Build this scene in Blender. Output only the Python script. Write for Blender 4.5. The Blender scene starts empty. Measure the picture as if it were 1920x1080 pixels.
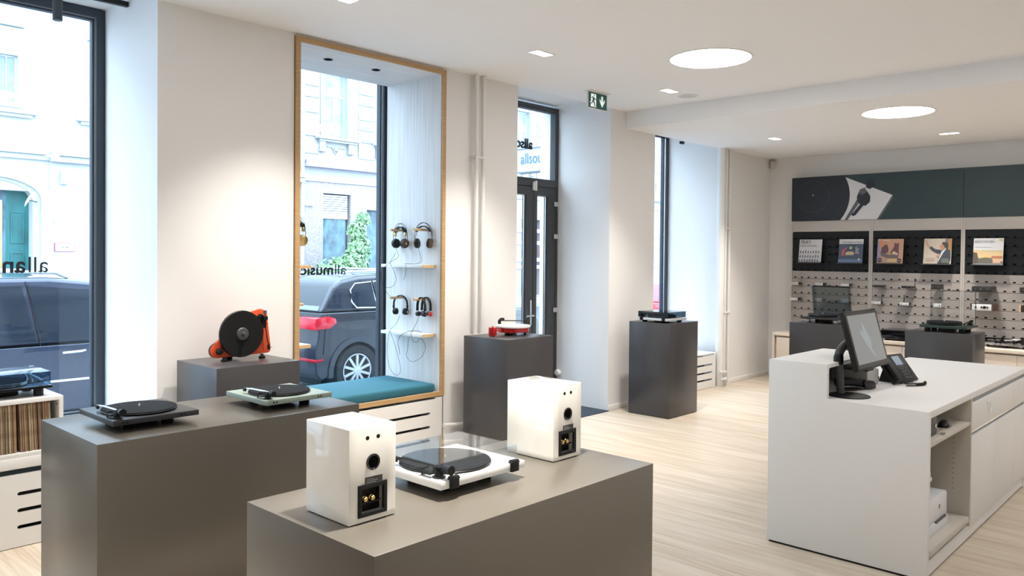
import bpy, bmesh, math, random
from mathutils import Vector, Matrix
random.seed(7)
PI = math.pi
S = bpy.context.scene
COL = S.collection

# ------------------------------------------------------------------ camera
YAW, PIT, ROL = 0.750862, 0.01532136, -0.00912479
def cam_axes():
    cy, sy = math.cos(YAW), math.sin(YAW)
    f = Vector((cy, sy, 0)); r = Vector((sy, -cy, 0)); d = Vector((0, 0, -1))
    cp, sp = math.cos(PIT), math.sin(PIT)
    f2 = cp*f + sp*d; d2 = cp*d - sp*f
    cr, sr = math.cos(ROL), math.sin(ROL)
    return cr*r + sr*d2, cr*d2 - sr*r, f2
_r, _d, _f = cam_axes()
cd = bpy.data.cameras.new('camera'); cam = bpy.data.objects.new('camera', cd); COL.objects.link(cam)
m = Matrix.Identity(4)
for i in range(3):
    m[i][0] = _r[i]; m[i][1] = -_d[i]; m[i][2] = -_f[i]
m[0][3], m[1][3], m[2][3] = 0.0, 0.0, 1.65
cam.matrix_world = m
cd.sensor_width = 36; cd.lens = 1490.75/1920*36; cd.shift_y = -(540-501.83)/1920
cd.clip_start = 0.05; cd.clip_end = 200
S.camera = cam

# ------------------------------------------------------------------ light and exposure
S.view_settings.view_transform = 'Standard'; S.view_settings.look = 'None'
S.view_settings.exposure = 0.5; S.view_settings.gamma = 1.0; S.view_settings.use_curve_mapping = False
w = bpy.data.worlds.new('overcast sky'); S.world = w; w.use_nodes = True
bg = w.node_tree.nodes['Background']
bg.inputs[0].default_value = (0.63, 0.82, 1.0, 1); bg.inputs[1].default_value = 6.0
PANEL_L = 14.0           # radiance of the round ceiling panels
SPOT_W = 84.0          # recessed downlights
WARM = (1.0, 0.945, 0.87)

# ------------------------------------------------------------------ materials
_M = {}
def mat(name, col, rough=.5, metal=0.0, spec=.5, emit=None, estr=0, noise=0, nscale=(20,20,20), bump=0, coat=0, col2=None, space='Object', detail=4):
    if name in _M: return _M[name]
    m = bpy.data.materials.new(name); m.use_nodes = True; nt = m.node_tree
    b = nt.nodes['Principled BSDF']
    b.inputs['Base Color'].default_value = (*col, 1); b.inputs['Roughness'].default_value = rough
    b.inputs['Metallic'].default_value = metal; b.inputs['Specular IOR Level'].default_value = spec
    if coat: b.inputs['Coat Weight'].default_value = coat; b.inputs['Coat Roughness'].default_value = .03
    if emit: b.inputs['Emission Color'].default_value = (*emit, 1); b.inputs['Emission Strength'].default_value = estr
    if noise or bump or col2:
        tc = nt.nodes.new('ShaderNodeTexCoord'); mp = nt.nodes.new('ShaderNodeMapping'); nz = nt.nodes.new('ShaderNodeTexNoise')
        mp.inputs['Scale'].default_value = nscale; nz.inputs['Scale'].default_value = 1; nz.inputs['Detail'].default_value = detail
        nt.links.new(tc.outputs[space], mp.inputs[0]); nt.links.new(mp.outputs[0], nz.inputs[0])
        if noise or col2:
            cr = nt.nodes.new('ShaderNodeValToRGB'); a = cr.color_ramp.elements
            a[0].position = .3; a[1].position = .7
            c2 = col2 or tuple(min(1, c*(1+noise)) for c in col); c1 = col if col2 else tuple(c*(1-noise) for c in col)
            a[0].color = (*c1, 1); a[1].color = (*c2, 1)
            nt.links.new(nz.outputs[0], cr.inputs[0]); nt.links.new(cr.outputs[0], b.inputs['Base Color'])
        if bump:
            bp = nt.nodes.new('ShaderNodeBump'); bp.inputs['Strength'].default_value = bump; bp.inputs['Distance'].default_value = .002
            nt.links.new(nz.outputs[0], bp.inputs['Height']); nt.links.new(bp.outputs[0], b.inputs['Normal'])
    _M[name] = m; return m
def glass(name, tint=(1,1,1), refl=1.0, rough=0.0, ior=1.45):
    if name in _M: return _M[name]
    m = bpy.data.materials.new(name); m.use_nodes = True; nt = m.node_tree
    for n in list(nt.nodes): nt.nodes.remove(n)
    o = nt.nodes.new('ShaderNodeOutputMaterial'); mx = nt.nodes.new('ShaderNodeMixShader')
    t = nt.nodes.new('ShaderNodeBsdfTransparent'); g = nt.nodes.new('ShaderNodeBsdfGlossy')
    ge = nt.nodes.new('ShaderNodeNewGeometry'); dt = nt.nodes.new('ShaderNodeVectorMath'); dt.operation = 'DOT_PRODUCT'
    def mth(op, a, b):
        n = nt.nodes.new('ShaderNodeMath'); n.operation = op
        for i, q in enumerate((a, b)):
            if isinstance(q, (int, float)): n.inputs[i].default_value = q
            elif q is not None: nt.links.new(q, n.inputs[i])
        return n.outputs[0]
    nt.links.new(ge.outputs['Incoming'], dt.inputs[0]); nt.links.new(ge.outputs['Normal'], dt.inputs[1])
    c = mth('ABSOLUTE', dt.outputs['Value'], None); c = mth('SUBTRACT', 1.0, c); c = mth('POWER', c, 5.0)
    c = mth('MULTIPLY', c, .96); c = mth('ADD', c, .04); k = nt.nodes.new('ShaderNodeMath'); k.operation = 'MULTIPLY'; k.inputs[1].default_value = refl
    t.inputs[0].default_value = (*tint, 1); g.inputs['Roughness'].default_value = rough
    nt.links.new(c, k.inputs[0]); nt.links.new(k.outputs[0], mx.inputs[0]); nt.links.new(t.outputs[0], mx.inputs[1])
    nt.links.new(g.outputs[0], mx.inputs[2]); nt.links.new(mx.outputs[0], o.inputs[0])
    _M[name] = m; return m

WALL = mat('white wall paint', (.83,.82,.81), .85, bump=.08, nscale=(60,60,60))
CEIL = mat('white ceiling paint', (.87,.87,.875), .9)
WHITE = mat('white lacquer', (.80,.79,.77), .45)
TRIMW = mat('white pipe paint', (.80,.785,.76), .35)
BLACKF = mat('anthracite window frame', (.030,.040,.055), .45)
DARK = mat('dark grey frame', (.045,.048,.052), .5)
OAK = mat('oak edge', (.50,.31,.14), .5, noise=.12, nscale=(3,3,60))
OAKL = mat('light oak', (.62,.42,.22), .5, noise=.1, nscale=(4,60,60))
VENEER_V = mat('pale veneer upright grain', (.62,.62,.62), .5, col2=(.78,.77,.76), nscale=(55,55,1.6))
VENEER_H = mat('pale veneer level grain', (.62,.61,.60), .5, col2=(.76,.74,.73), nscale=(1.5,45,45))
PLINTH_A = mat('taupe plinth laminate', (.108,.096,.079), .28, bump=.03, nscale=(300,300,300))
PLINTH_B = mat('graphite plinth laminate', (.058,.055,.058), .30, bump=.03, nscale=(300,300,300))
BLK = mat('black plastic', (.009,.009,.010), .4, spec=.3)
BLKM = mat('black matt felt', (.013,.014,.017), .9, spec=.2, bump=.3, nscale=(400,400,400))
BLKG = mat('black gloss', (.006,.006,.008), .12, coat=.3)
GREY = mat('dark grey plastic', (.06,.062,.066), .45)
METAL = mat('brushed aluminium', (.72,.72,.73), .25, 1.0)
CHROME = mat('chrome', (.85,.85,.86), .08, 1.0)
GOLD = mat('gold plated metal', (.83,.62,.28), .2, 1.0)
SPKW = mat('white gloss lacquer', (.82,.80,.74), .08, coat=.6)
RED = mat('red gloss', (.55,.010,.014), .15, coat=.6)
ORANGE = mat('orange red lacquer', (.72,.085,.020), .3)
TEAL = mat('teal wool cushion', (.022,.135,.185), .8, bump=.3, nscale=(500,500,500))
CTRW = mat('counter white laminate', (.80,.80,.795), .5)
CTRIN = mat('counter inner beige', (.60,.565,.50), .6)
GRV = mat('grey aluminium groove', (.20,.22,.25), .35, .6)
SAGE = mat('sage green satin', (.29,.35,.30), .4)
GREENT = mat('dark green satin', (.020,.045,.036), .35)
TTBLK = mat('charcoal satin', (.028,.029,.033), .35)
GLASSM = glass('clear window glass', (.97,.985,1.0), .7)
ACRYL = glass('clear acrylic', (.93,.95,.96), .9)
SMOKE = glass('smoked acrylic', (.50,.56,.60), 1.0)
CARGL = glass('dark car glass', (.12,.17,.22), 1.6)
CARGLT = glass('tinted car glass', (.34,.44,.52), 1.6)
def wood_floor():
    m = mat('pale oak sheet floor', (.6,.5,.38), .42); nt = m.node_tree; b = nt.nodes['Principled BSDF']
    tc = nt.nodes.new('ShaderNodeTexCoord')
    def nz(sc, det, dist=0):
        mp = nt.nodes.new('ShaderNodeMapping'); mp.inputs['Scale'].default_value = sc
        n = nt.nodes.new('ShaderNodeTexNoise'); n.inputs['Scale'].default_value = 1; n.inputs['Detail'].default_value = det
        n.inputs['Distortion'].default_value = dist
        nt.links.new(tc.outputs['Object'], mp.inputs[0]); nt.links.new(mp.outputs[0], n.inputs[0]); return n
    a = nz((70, 2.2, 1), 6, .4); c = nz((11, .7, 1), 4, 1.2)
    mx = nt.nodes.new('ShaderNodeMath'); mx.operation = 'ADD'
    nt.links.new(a.outputs[0], mx.inputs[0]); nt.links.new(c.outputs[0], mx.inputs[1])
    cr = nt.nodes.new('ShaderNodeValToRGB'); e = cr.color_ramp.elements
    e[0].position = .36; e[0].color = (.52,.42,.31,1); e[1].position = .62; e[1].color = (.72,.635,.53,1)
    k = nt.nodes.new('ShaderNodeMath'); k.operation = 'MULTIPLY'; k.inputs[1].default_value = .5
    nt.links.new(mx.outputs[0], k.inputs[0]); nt.links.new(k.outputs[0], cr.inputs[0]); nt.links.new(cr.outputs[0], b.inputs['Base Color'])
    return m
FLOOR = wood_floor()

# ------------------------------------------------------------------ mesh helpers
class MB:
    def __init__(s): s.bm = bmesh.new()
    def _add(s, vs, fs):
        v = [s.bm.verts.new(p) for p in vs]
        out = []
        for f in fs:
            try: out.append(s.bm.faces.new([v[i] for i in f]))
            except ValueError: pass
        return v
    def box(s, x0, x1, y0, y1, z0, z1, mtx=None):
        vs = [(x0,y0,z0),(x1,y0,z0),(x1,y1,z0),(x0,y1,z0),(x0,y0,z1),(x1,y0,z1),(x1,y1,z1),(x0,y1,z1)]
        if mtx: vs = [mtx @ Vector(p) for p in vs]
        s._add(vs, [(0,3,2,1),(4,5,6,7),(0,1,5,4),(1,2,6,5),(2,3,7,6),(3,0,4,7)]); return s
    def prism(s, poly, a0, a1, axis='y', mtx=None):
        n = len(poly)
        def P(p, a): return {'y':(p[0],a,p[1]), 'z':(p[0],p[1],a), 'x':(a,p[0],p[1])}[axis]
        vs = [P(p,a0) for p in poly]+[P(p,a1) for p in poly]
        if mtx: vs = [mtx @ Vector(p) for p in vs]
        s._add(vs, [tuple(range(n)), tuple(range(2*n-1,n-1,-1))]+[(i,i+n,(i+1)%n+n,(i+1)%n) for i in range(n)]); return s
    def lathe(s, prof, c=(0,0,0), axis='z', n=32, mtx=None):
        vs = []; k = len(prof)
        for i in range(n):
            a = 2*PI*i/n; ca, sa = math.cos(a), math.sin(a)
            for r, h in prof:
                r = max(r, 1e-5)
                p = {'z':(r*ca,r*sa,h), 'y':(r*ca,h,r*sa), 'x':(h,r*ca,r*sa)}[axis]
                vs.append((c[0]+p[0], c[1]+p[1], c[2]+p[2]))
        if mtx: vs = [mtx @ Vector(p) for p in vs]
        fs = []
        for i in range(n):
            j = (i+1) % n
            for q in range(k-1): fs.append((i*k+q, j*k+q, j*k+q+1, i*k+q+1))
        s._add(vs, fs)
        if prof[0][0] > 1e-4 and prof[0] != prof[-1]: s.cap([vs[i*k] for i in range(n)])
        if prof[-1][0] > 1e-4 and prof[0] != prof[-1]: s.cap([vs[i*k+k-1] for i in range(n)])
        return s
    def cap(s, ps): s._add(ps, [tuple(range(len(ps)))])
    def cyl(s, c, r, h, axis='z', n=24, r2=None, mtx=None):
        r2 = r if r2 is None else r2
        return s.lathe([(r,0),(r2,h)], c, axis, n, mtx)
    def tube(s, pts, r, n=8, closed=False):
        P = [Vector(p) for p in pts]; N = len(P); rings = []; up = Vector((0.13,0.21,.97)).normalized()
        for i, p in enumerate(P):
            a = P[(i-1) % N] if (closed or i > 0) else p; b = P[(i+1) % N] if (closed or i < N-1) else p
            t = (b-a).normalized(); u = t.cross(up)
            if u.length < .05: u = t.cross(Vector((1,0,0)))
            u.normalize(); v = t.cross(u); rr = r[i] if isinstance(r, (list,tuple)) else r
            rings.append([p+u*rr*math.cos(2*PI*k/n)+v*rr*math.sin(2*PI*k/n) for k in range(n)])
        vs = [q for g in rings for q in g]; fs = []
        for i in range(N if closed else N-1):
            j = (i+1) % N
            for k in range(n): fs.append((i*n+k, i*n+(k+1)%n, j*n+(k+1)%n, j*n+k))
        if not closed: fs += [tuple(range(n)), tuple(range(N*n-1, N*n-n-1, -1))]
        s._add(vs, fs); return s
    def sphere(s, c, r, n=16, m=8, sc=(1,1,1)):
        pr = [(math.sin(PI*i/m)*r, -math.cos(PI*i/m)*r) for i in range(m+1)]
        mt = Matrix.Translation(c) @ Matrix.Diagonal((*sc,1))
        return s.lathe(pr, (0,0,0), 'z', n, mt)
    def slab(s, xs, zs, holes, y0, y1, axis='y'):
        """rectangle with rectangular holes, thickness y0..y1"""
        X = sorted(set([xs[0], xs[1]]+[h[i] for h in holes for i in (0,1) if xs[0] < h[i] < xs[1]]))
        Z = sorted(set([zs[0], zs[1]]+[h[i] for h in holes for i in (2,3) if zs[0] < h[i] < zs[1]]))
        def solid(i, j):
            if i < 0 or j < 0 or i >= len(X)-1 or j >= len(Z)-1: return False
            cx, cz = (X[i]+X[i+1])/2, (Z[j]+Z[j+1])/2
            return not any(h[0] < cx < h[1] and h[2] < cz < h[3] for h in holes)
        V = {}
        def v(i, j, y):
            k = (i,j,y)
            if k not in V:
                p = (X[i], y, Z[j]) if axis == 'y' else ((y, X[i], Z[j]) if axis == 'x' else (X[i], Z[j], y))
                V[k] = s.bm.verts.new(p)
            return V[k]
        def f(*q):
            try: s.bm.faces.new(q)
            except ValueError: pass
        for i in range(len(X)-1):
            for j in range(len(Z)-1):
                if not solid(i,j): continue
                f(v(i,j,y0),v(i+1,j,y0),v(i+1,j+1,y0),v(i,j+1,y0)); f(v(i,j,y1),v(i,j+1,y1),v(i+1,j+1,y1),v(i+1,j,y1))
                if not solid(i-1,j): f(v(i,j,y0),v(i,j+1,y0),v(i,j+1,y1),v(i,j,y1))
                if not solid(i+1,j): f(v(i+1,j,y0),v(i+1,j,y1),v(i+1,j+1,y1),v(i+1,j+1,y0))
                if not solid(i,j-1): f(v(i,j,y0),v(i,j,y1),v(i+1,j,y1),v(i+1,j,y0))
                if not solid(i,j+1): f(v(i,j+1,y0),v(i+1,j+1,y0),v(i+1,j+1,y1),v(i,j+1,y1))
        return s
    def xf(s, mtx): bmesh.ops.transform(s.bm, matrix=mtx, verts=s.bm.verts); return s
    def build(s, name, material, parent=None, bev=0, smooth=True, seg=2):
        bm = s.bm
        bmesh.ops.recalc_face_normals(bm, faces=bm.faces)
        if bev:
            bmesh.ops.remove_doubles(bm, verts=bm.verts, dist=1e-6)
            es = [e for e in bm.edges if len(e.link_faces) == 2 and e.calc_face_angle(0) > .6]
            bmesh.ops.bevel(bm, geom=es, offset=bev, segments=seg, affect='EDGES', clamp_overlap=True, profile=.5)
        if smooth:
            for f in bm.faces: f.smooth = True
            for e in bm.edges:
                if len(e.link_faces) != 2 or e.calc_face_angle(0) > .6: e.smooth = False
        me = bpy.data.meshes.new(name); bm.to_mesh(me); bm.free(); me.materials.append(material)
        o = bpy.data.objects.new(name, me); COL.objects.link(o)
        if parent: o.parent = parent
        return o
def Box(name, x0,x1,y0,y1,z0,z1, material, parent=None, bev=0): return MB().box(x0,x1,y0,y1,z0,z1).build(name, material, parent, bev)
def thing(name, label, cat, loc=(0,0,0), rz=0, group=None):
    o = bpy.data.objects.new(name, None); COL.objects.link(o); o.location = loc; o.rotation_euler = (0,0,rz); o.empty_display_size = .05
    o['label'] = label; o['category'] = cat
    if group: o['group'] = group
    return o
def tag(o, label, cat, group=None):
    o['label'] = label; o['category'] = cat
    if group: o['group'] = group
    return o
def struct(o): o['kind'] = 'structure'; return o
def copy_tree(o, parent=None):
    c = o.copy(); COL.objects.link(c)
    if parent: c.parent = parent
    for ch in o.children: copy_tree(ch, c)
    return c
def text(name, body, size, material, parent, loc, rot, ext=.0008, off=0.0, align='LEFT', sx=1.0):
    cu = bpy.data.curves.new(name, 'FONT'); cu.body = body; cu.size = size; cu.extrude = ext; cu.offset = off; cu.align_x = align
    cu.resolution_u = 3
    t = bpy.data.objects.new(name, cu); COL.objects.link(t)
    dg = bpy.context.evaluated_depsgraph_get(); dg.update()
    me = bpy.data.meshes.new_from_object(t.evaluated_get(dg)); bpy.data.objects.remove(t); bpy.data.curves.remove(cu)
    me.materials.clear(); me.materials.append(material); me.name = name
    o = bpy.data.objects.new(name, me); COL.objects.link(o); o.location = loc; o.rotation_euler = rot; o.scale = (sx,1,1)
    if parent: o.parent = parent
    return o
def arc(cx, cy, r, a0, a1, n=8): return [(cx+r*math.cos(math.radians(a0+(a1-a0)*i/n)), cy+r*math.sin(math.radians(a0+(a1-a0)*i/n))) for i in range(n+1)]
def spline(pts, n=6):
    P = [Vector(p) for p in pts]; P = [2*P[0]-P[1]]+P+[2*P[-1]-P[-2]]; out = []
    for i in range(1, len(P)-2):
        for k in range(n):
            t = k/n; a, b, c, d = P[i-1:i+3]
            out.append(.5*((2*b)+(c-a)*t+(2*a-5*b+4*c-d)*t*t+(-a+3*b-3*c+d)*t**3))
    out.append(P[-2]); return out
# ------------------------------------------------------------------ room shell
YW, YO, ZC, ZL, XB, XF = 5.02, 6.0, 3.22, 3.04, 7.17, 10.72
X0, Y0 = -4.0, -4.6
struct(Box('floor', X0-.2, XF+.2, Y0-.2, YO-.12, -.12, 0, FLOOR))
c = MB(); c.box(X0-.2, XB, Y0-.2, YW, ZC, 3.7); c.box(XB, XF+.2, Y0-.2, YW, ZL, 3.7); struct(c.build('ceiling', CEIL))
wl = MB()
NH = 3.33
wl.slab((X0-.2, XF+.2), (-.3, 3.7), [(-1.2,2.123,-.0,NH),(3.088,4.536,0,NH),(5.439,6.893,-.0,NH),(7.754,9.309,0,NH)], YW, 5.935)
wl.slab((X0-.2, XF+.2), (-.3, 3.7), [(-1.2,2.44,-.0,3.5),(2.80,4.86,0,3.5),(5.439,6.893,-.0,NH),(7.754,9.64,0,NH)], 5.9351, YO)
for a, b, h_ in ((-1.2,2.123,.47),(3.088,4.536,.37),(7.754,9.309,.47)): wl.box(a, b, 5.64, 5.935, 0, h_); wl.box(a, b+.3, 5.9352, YO-.001, 0, h_)
wl.box(3.088, 4.536, YW, 5.70, 3.203, NH)
struct(wl.build('wall_left', WALL))
struct(Box('wall_far', XF, XF+.2, Y0-.2, YW, 0, ZL, WALL))
struct(Box('wall_right', X0, XF, Y0-.2, Y0, 0, ZC, WALL))
struct(Box('wall_back', X0-.2, X0, Y0, YW, 0, ZC, WALL))
bb = MB()
for a, b in ((2.123,3.088),(4.54,5.439),(6.893,7.754),(9.43,XF)): bb.box(a, b, YW-.016, YW, 0, .058)
struct(bb.build('baseboard_left', WHITE, bev=.003))
struct(Box('baseboard_far', XF-.016, XF, 4.64, YW-.016, 0, .058, WHITE))
# building mass above and street ground
PAVE = mat('grey pavement', (.34,.35,.37), .8, noise=.15, nscale=(3,3,3)); ROAD = mat('asphalt', (.10,.115,.14), .75, noise=.3, nscale=(40,40,40))
FACW = mat('cream facade plaster', (.39,.39,.375), .85); FACB = mat('white facade plaster', (.45,.465,.46), .85)
STONE = mat('speckled granite cladding', (.22,.185,.20), .6, col2=(.46,.40,.42), nscale=(30,30,30), detail=6)
struct(Box('ground_near', X0-16, 44, YO, 8.05, -.6, -.12, PAVE)); struct(Box('road', X0-16, 44, 8.05, 19.6, -.6, -.25, ROAD))
struct(Box('ground_far', X0-16, 44, 19.6, 21.99, -.6, -.12, PAVE))
struct(Box('trim_kerb', X0-16, 44, 8.051, 8.17, -.59, -.13, mat('kerb stone', (.45,.46,.48), .7)))
struct(Box('wall_upper', X0-.2, XF+.2, Y0-.2, YO, 3.701, 9, WALL))

# ------------------------------------------------------------------ windows
def window(name, x0, x1, z0, z1, y, fw=.058, dep=.07, right_inner=True, text_parts=()):
    root = bpy.data.objects.new(name, None); COL.objects.link(root); root['kind'] = 'structure'; root.location = ((x0+x1)/2, y, z0)
    lx, hz = (x1-x0)/2, z1-z0
    MB().slab((-lx, lx), (0, hz), [(-lx+fw, lx-fw, fw, hz-fw)], 0, dep).build('frame', BLACKF, root, bev=.004)
    MB().slab((-lx+fw, lx-fw), (fw, hz-fw), [(-lx+fw+.006, lx-fw-.006, fw+.006, hz-fw-.006)], .02, .032).build('glazing_bead', METAL, root)
    MB().slab((-lx+fw, lx-fw), (fw, hz-fw), [(-lx+fw+.016, lx-fw-.016, fw+.016, hz-fw-.016)], .034, dep+.015).build('sash', BLACKF, root)
    Box('pane', -lx+fw+.016, lx-fw-.016, .040, .052, fw+.016, hz-fw-.016, GLASSM, root)
    return root
LET = mat('dark vinyl lettering', (.010,.014,.022), .5); LETL = mat('pale blue lettering', (.13,.21,.32), .5)
w1 = window('window_1', -1.19, 2.122, .47, NH-.005, 5.87)
w2 = window('window_2', 3.10, 4.524, .37, NH, 5.765)
w4 = window('window_3', 7.76, 9.308, .47, NH-.005, 5.80)
MIR = (PI/2, 0, PI)     # text read from the street, seen mirrored from inside
text('lettering', 'all', .148, LET, w1, (1.764-.465, -.0015, 1.511-.47), (PI/2,0,PI), .0008)
text('lettering', 'an', .148, LET, w1, (1.628-.465, -.0015, 1.511-.47), (PI/2,0,PI), .0008, .0035)
text('lettering', 'all', .126, LET, w2, (4.089-3.812, .036, 1.472-.37), (PI/2,0,PI), .0008, sx=1.12)
text('lettering', 'music', .126, LET, w2, (3.962-3.812, .036, 1.472-.37), (PI/2,0,PI), .0008, .0028, sx=1.12)

# ------------------------------------------------------------------ shop door
d = bpy.data.objects.new('door_1', None); COL.objects.link(d); d['kind'] = 'structure'; d.location = (0,0,0)
yd = 5.73
MB().slab((5.44, 6.892), (0, 3.295), [(5.52, 6.86, 0, 2.404), (5.50, 6.835, 2.492, 3.235)], yd, yd+.08).build('door_frame', DARK, d, bev=.003)
Box('transom_pane', 5.50, 6.835, yd+.035, yd+.047, 2.492, 3.235, GLASSM, d)
def leaf(x0, x1, gx0, gx1):
    L = MB().slab((x0, x1), (.012, 2.400), [(gx0, gx1, .12, 2.309)], yd+.004, yd+.074).build('door_leaf', DARK, d, bev=.003)
    Box('pane', gx0, gx1, yd+.04, yd+.05, .12, 2.309, GLASSM, L)
    MB().slab((gx0, gx1), (.12, 2.309), [(gx0+.012, gx1-.026, .13, 2.297)], yd+.026, yd+.034).build('glazing_bead', METAL, L)
    return L
l1 = leaf(5.524, 6.475, 5.66, 6.372); l2 = leaf(6.481, 6.856, 6.542, 6.728)
hp = MB().prism(arc(6.440,1.155,.014,0,180,6)+arc(6.440,.905,.014,180,360,6), yd-.006, yd+.004).build('handle_plate', METAL, l1, bev=.001)
MB().tube([(6.440,yd-.004,1.0),(6.440,yd-.05,1.0),(6.43,yd-.058,1.0),(6.318,yd-.058,1.0)], .010, 10).build('door_handle', METAL, l1)
for z in (2.24, 1.88, 1.06):
    MB().box(6.80,6.884,yd-.022,yd+.002,z-.04,z+.012).box(6.862,6.89,yd-.02,yd+.002,z-.10,z-.045).build('hinge', METAL, d, bev=.003)
ds = MB().box(6.455,6.478,yd-.02,yd+.003,2.36,2.45).box(6.482,6.506,yd-.026,yd,2.355,2.462).build('door_contact_sensor', WHITE, None, bev=.004)
tag(ds, 'small white contact sensor at the top of the dark glass street door', 'sensor')
text('lettering', 'allsound', .150, LET, d, (6.475, yd+.028, 2.806), MIR, .006, .003)
dome = MB().lathe([(.001,-.045),(.028,-.043),(.036,-.03),(.036,0)], (0,0,0), 'x', 20).build('round_wall_fitting', WHITE, None); dome.location = (6.892, 5.70, .34)
tag(dome, 'small round white fitting low on the white reveal beside the street door', 'fitting')
mt = Box('entrance_mat', 5.46, 6.885, 4.995, 5.725, 0.0, .008, mat('dark blue grey entrance mat', (.040,.052,.072), .95, bump=.6, nscale=(200,200,200), noise=.3), None)
tag(mt, 'dark grey entrance mat on the floor inside the street door', 'mat')

# projecting light box outside, at right angles to the facade
lb = thing('projecting_sign', 'white projecting box sign with pale blue lettering outside above the street door', 'sign', (7.2, 6.34, 2.66))
Box('sign_box', 0, .12, -.335, .315, .012, .285, mat('white sign face', (.55,.57,.60), .4), lb)
MB().slab((-.34,.32), (0,.297), [(-.335,.315,.012,.285)], -.01, .13, axis='x').build('sign_frame', GRV, lb)
text('lettering', 'allsound', .187, LETL, lb, (-.004, .25, .108), (PI/2,0,-PI/2), .001, .001, sx=.82)

# ------------------------------------------------------------------ niche lining of the second window
ni = thing('window_seat_frame', 'tall pale wood lined window niche with an oak edge and bench seat', 'window seat', (3.093, 5.0, .461))
W, H, D, t = 1.437, 2.74, .75, .036
MB().box(.004, W-.004, .022, D, 0, .03).build('seat_board', VENEER_H, ni)
MB().box(t-.012, W-t+.012, .022, D, H-t, H-.012).build('top_panel', VENEER_H, ni)
MB().box(t-.014, t+.004, .022, D, .03, H-t).build('side_panel', VENEER_V, ni)
MB().box(W-t-.004, W-t+.014, .022, D, .03, H-t).build('side_panel', VENEER_V, ni)
MB().box(0, t, 0, .022, t, H-t).build('oak_edge', OAK, ni); MB().box(W-t, W, 0, .022, t, H-t).build('oak_edge', OAK, ni)
MB().box(0, W, 0, .022, H-t, H).build('oak_edge', OAK, ni); MB().box(0, W, 0, .022, 0, t).build('oak_edge', OAK, ni)
for x, y in ((.466,.30),(.927,.30)): MB().lathe([(.036,0),(.036,-.004),(.028,-.004),(.026,.004)], (x,y,H-t), 'z', 24).build('downlight_hole', BLK, ni)
for k, z in ((0,1.565-.461),(1,.98-.461)):
    for sd in (0, 1):
        xa, xb = (W-t-.004-.142, W-t-.004) if sd else (t+.004, t+.004+.142)
        y1 = .64
        sh = MB().box(xa, xb, .083, y1, z-.026, z).build('headphone_shelf', WHITE, ni, bev=.0015)
        MB().box(xa+.001, xb-.001, .079, .084, z-.0255, z-.0005).build('oak_end', OAKL, sh)
for z in (1.862-.461, 1.27-.461):
    for yy in (.505, .19):
        for sd in (0, 1):
            xa, xb = (W-t-.004-.145, W-t-.004) if sd else (t+.004, t+.149)
            MB().cyl((xa, yy, z), .011, xb-xa, 'x', 14).build('oak_peg', OAKL, ni, bev=.002)
cu = MB().box(-.66,.66,-.33,.33,0,.07).build('seat_cushion', TEAL, None, bev=.022, seg=4); cu.location = (3.812, 5.375, .492)
tag(cu, 'teal blue seat cushion lying on the oak edged window bench', 'cushion')

# ------------------------------------------------------------------ radiator covers below the windows
def cover(label, x0, x1, ztop, slots, sl_x0, sl_x1, gap=None, sill=None, yf=4.998):
    r = thing('radiator_cover', label, 'radiator cover', ((x0+x1)/2, yf, 0))
    cx = (x0+x1)/2; hs = []
    for z in slots:
        hs += [(sl_x0-cx, sl_x1-cx, z-.006, z+.006), (sl_x0-cx+.004, sl_x1-cx-.004, z-.0095, z+.0095), (sl_x0-cx+.009, sl_x1-cx-.009, z-.0115, z+.0115)]
    if gap: hs.append((gap[0]-cx, gap[1]-cx, gap[2], ztop+1))
    MB().slab((x0-cx, x1-cx), (.004, ztop), hs, 0, .019).build('front_panel', WHITE, r)
    Box('radiator', sl_x0-cx+.02, sl_x1-cx-.02, .10, .18, .06, ztop-.05, GREY, r)
    if sill: Box('sill', *sill, WHITE, r, bev=.002)
    return r
cover('white slotted radiator cover and sill below the far left window', -1.19, 2.121, .408, (.298,.205,.112), 1.347, 2.03, None, (-1.655,1.655,-.004,.60,.440,.500))
cover('white slotted radiator cover below the teal cushioned window seat', 3.10, 4.505, .452, (.326,.213,.10), 3.25, 4.374, (3.2,4.432,.440))
cover('white slotted radiator cover below the window beside the far corner pipes', 7.765, 9.178, .438, (.296,.198,.107), 7.9, 9.094, (7.9,9.126,.410), (-.7065,.7065,-.002,.60,.426,.440))

# ------------------------------------------------------------------ heating pipes
def pipes(label, xs, ztop, extra):
    r = thing('heating_pipes', label, 'pipe', (xs[0], 4.965, 0))
    for x in xs: MB().cyl((x-xs[0], 0, 0), .019, ztop-.002, 'z', 16).build('pipe', TRIMW, r)
    for z in (.95, 2.50) if ztop > 3.1 else (.94, 2.02):
        MB().box(-.03, xs[-1]-xs[0]+.028, -.024, .006, z-.009, z+.009).box(-.03,-.016,-.01,.055,z-.009,z+.009).build('pipe_clamp', TRIMW, r, bev=.003)
    for pts in extra: MB().tube(pts, .017, 10).build('pipe', TRIMW, r)
    return r
pipes('pair of white heating pipes running up the pier beside the wooden window niche', (4.856, 4.938), ZC, [[(-.36,.0,.215),(-.2,-.004,.20),(.0,-.04,.20),(.18,-.045,.205),(.5,-.03,.21)], [(-.36,.0,.075),(-.2,-.01,.06),(0,-.045,.06),(.18,-.045,.062),(.5,-.03,.062)]])
pipes('pair of white heating pipes in the far corner beside the narrow window', (9.33, 9.43), ZL, [[(-.15,-.02,.19),(-.08,-.04,.185),(.0,-.03,.185)], [(-.15,-.04,.10),(-.06,-.06,.10),(.0,-.03,.10)]])
tp = MB().cyl((9.245, 4.985, 0), .05, ZL, 'z', 24).build('corner_pipe', TRIMW, None)
tag(tp, 'thick white vertical pipe at the edge of the far window reveal', 'pipe')
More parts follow.
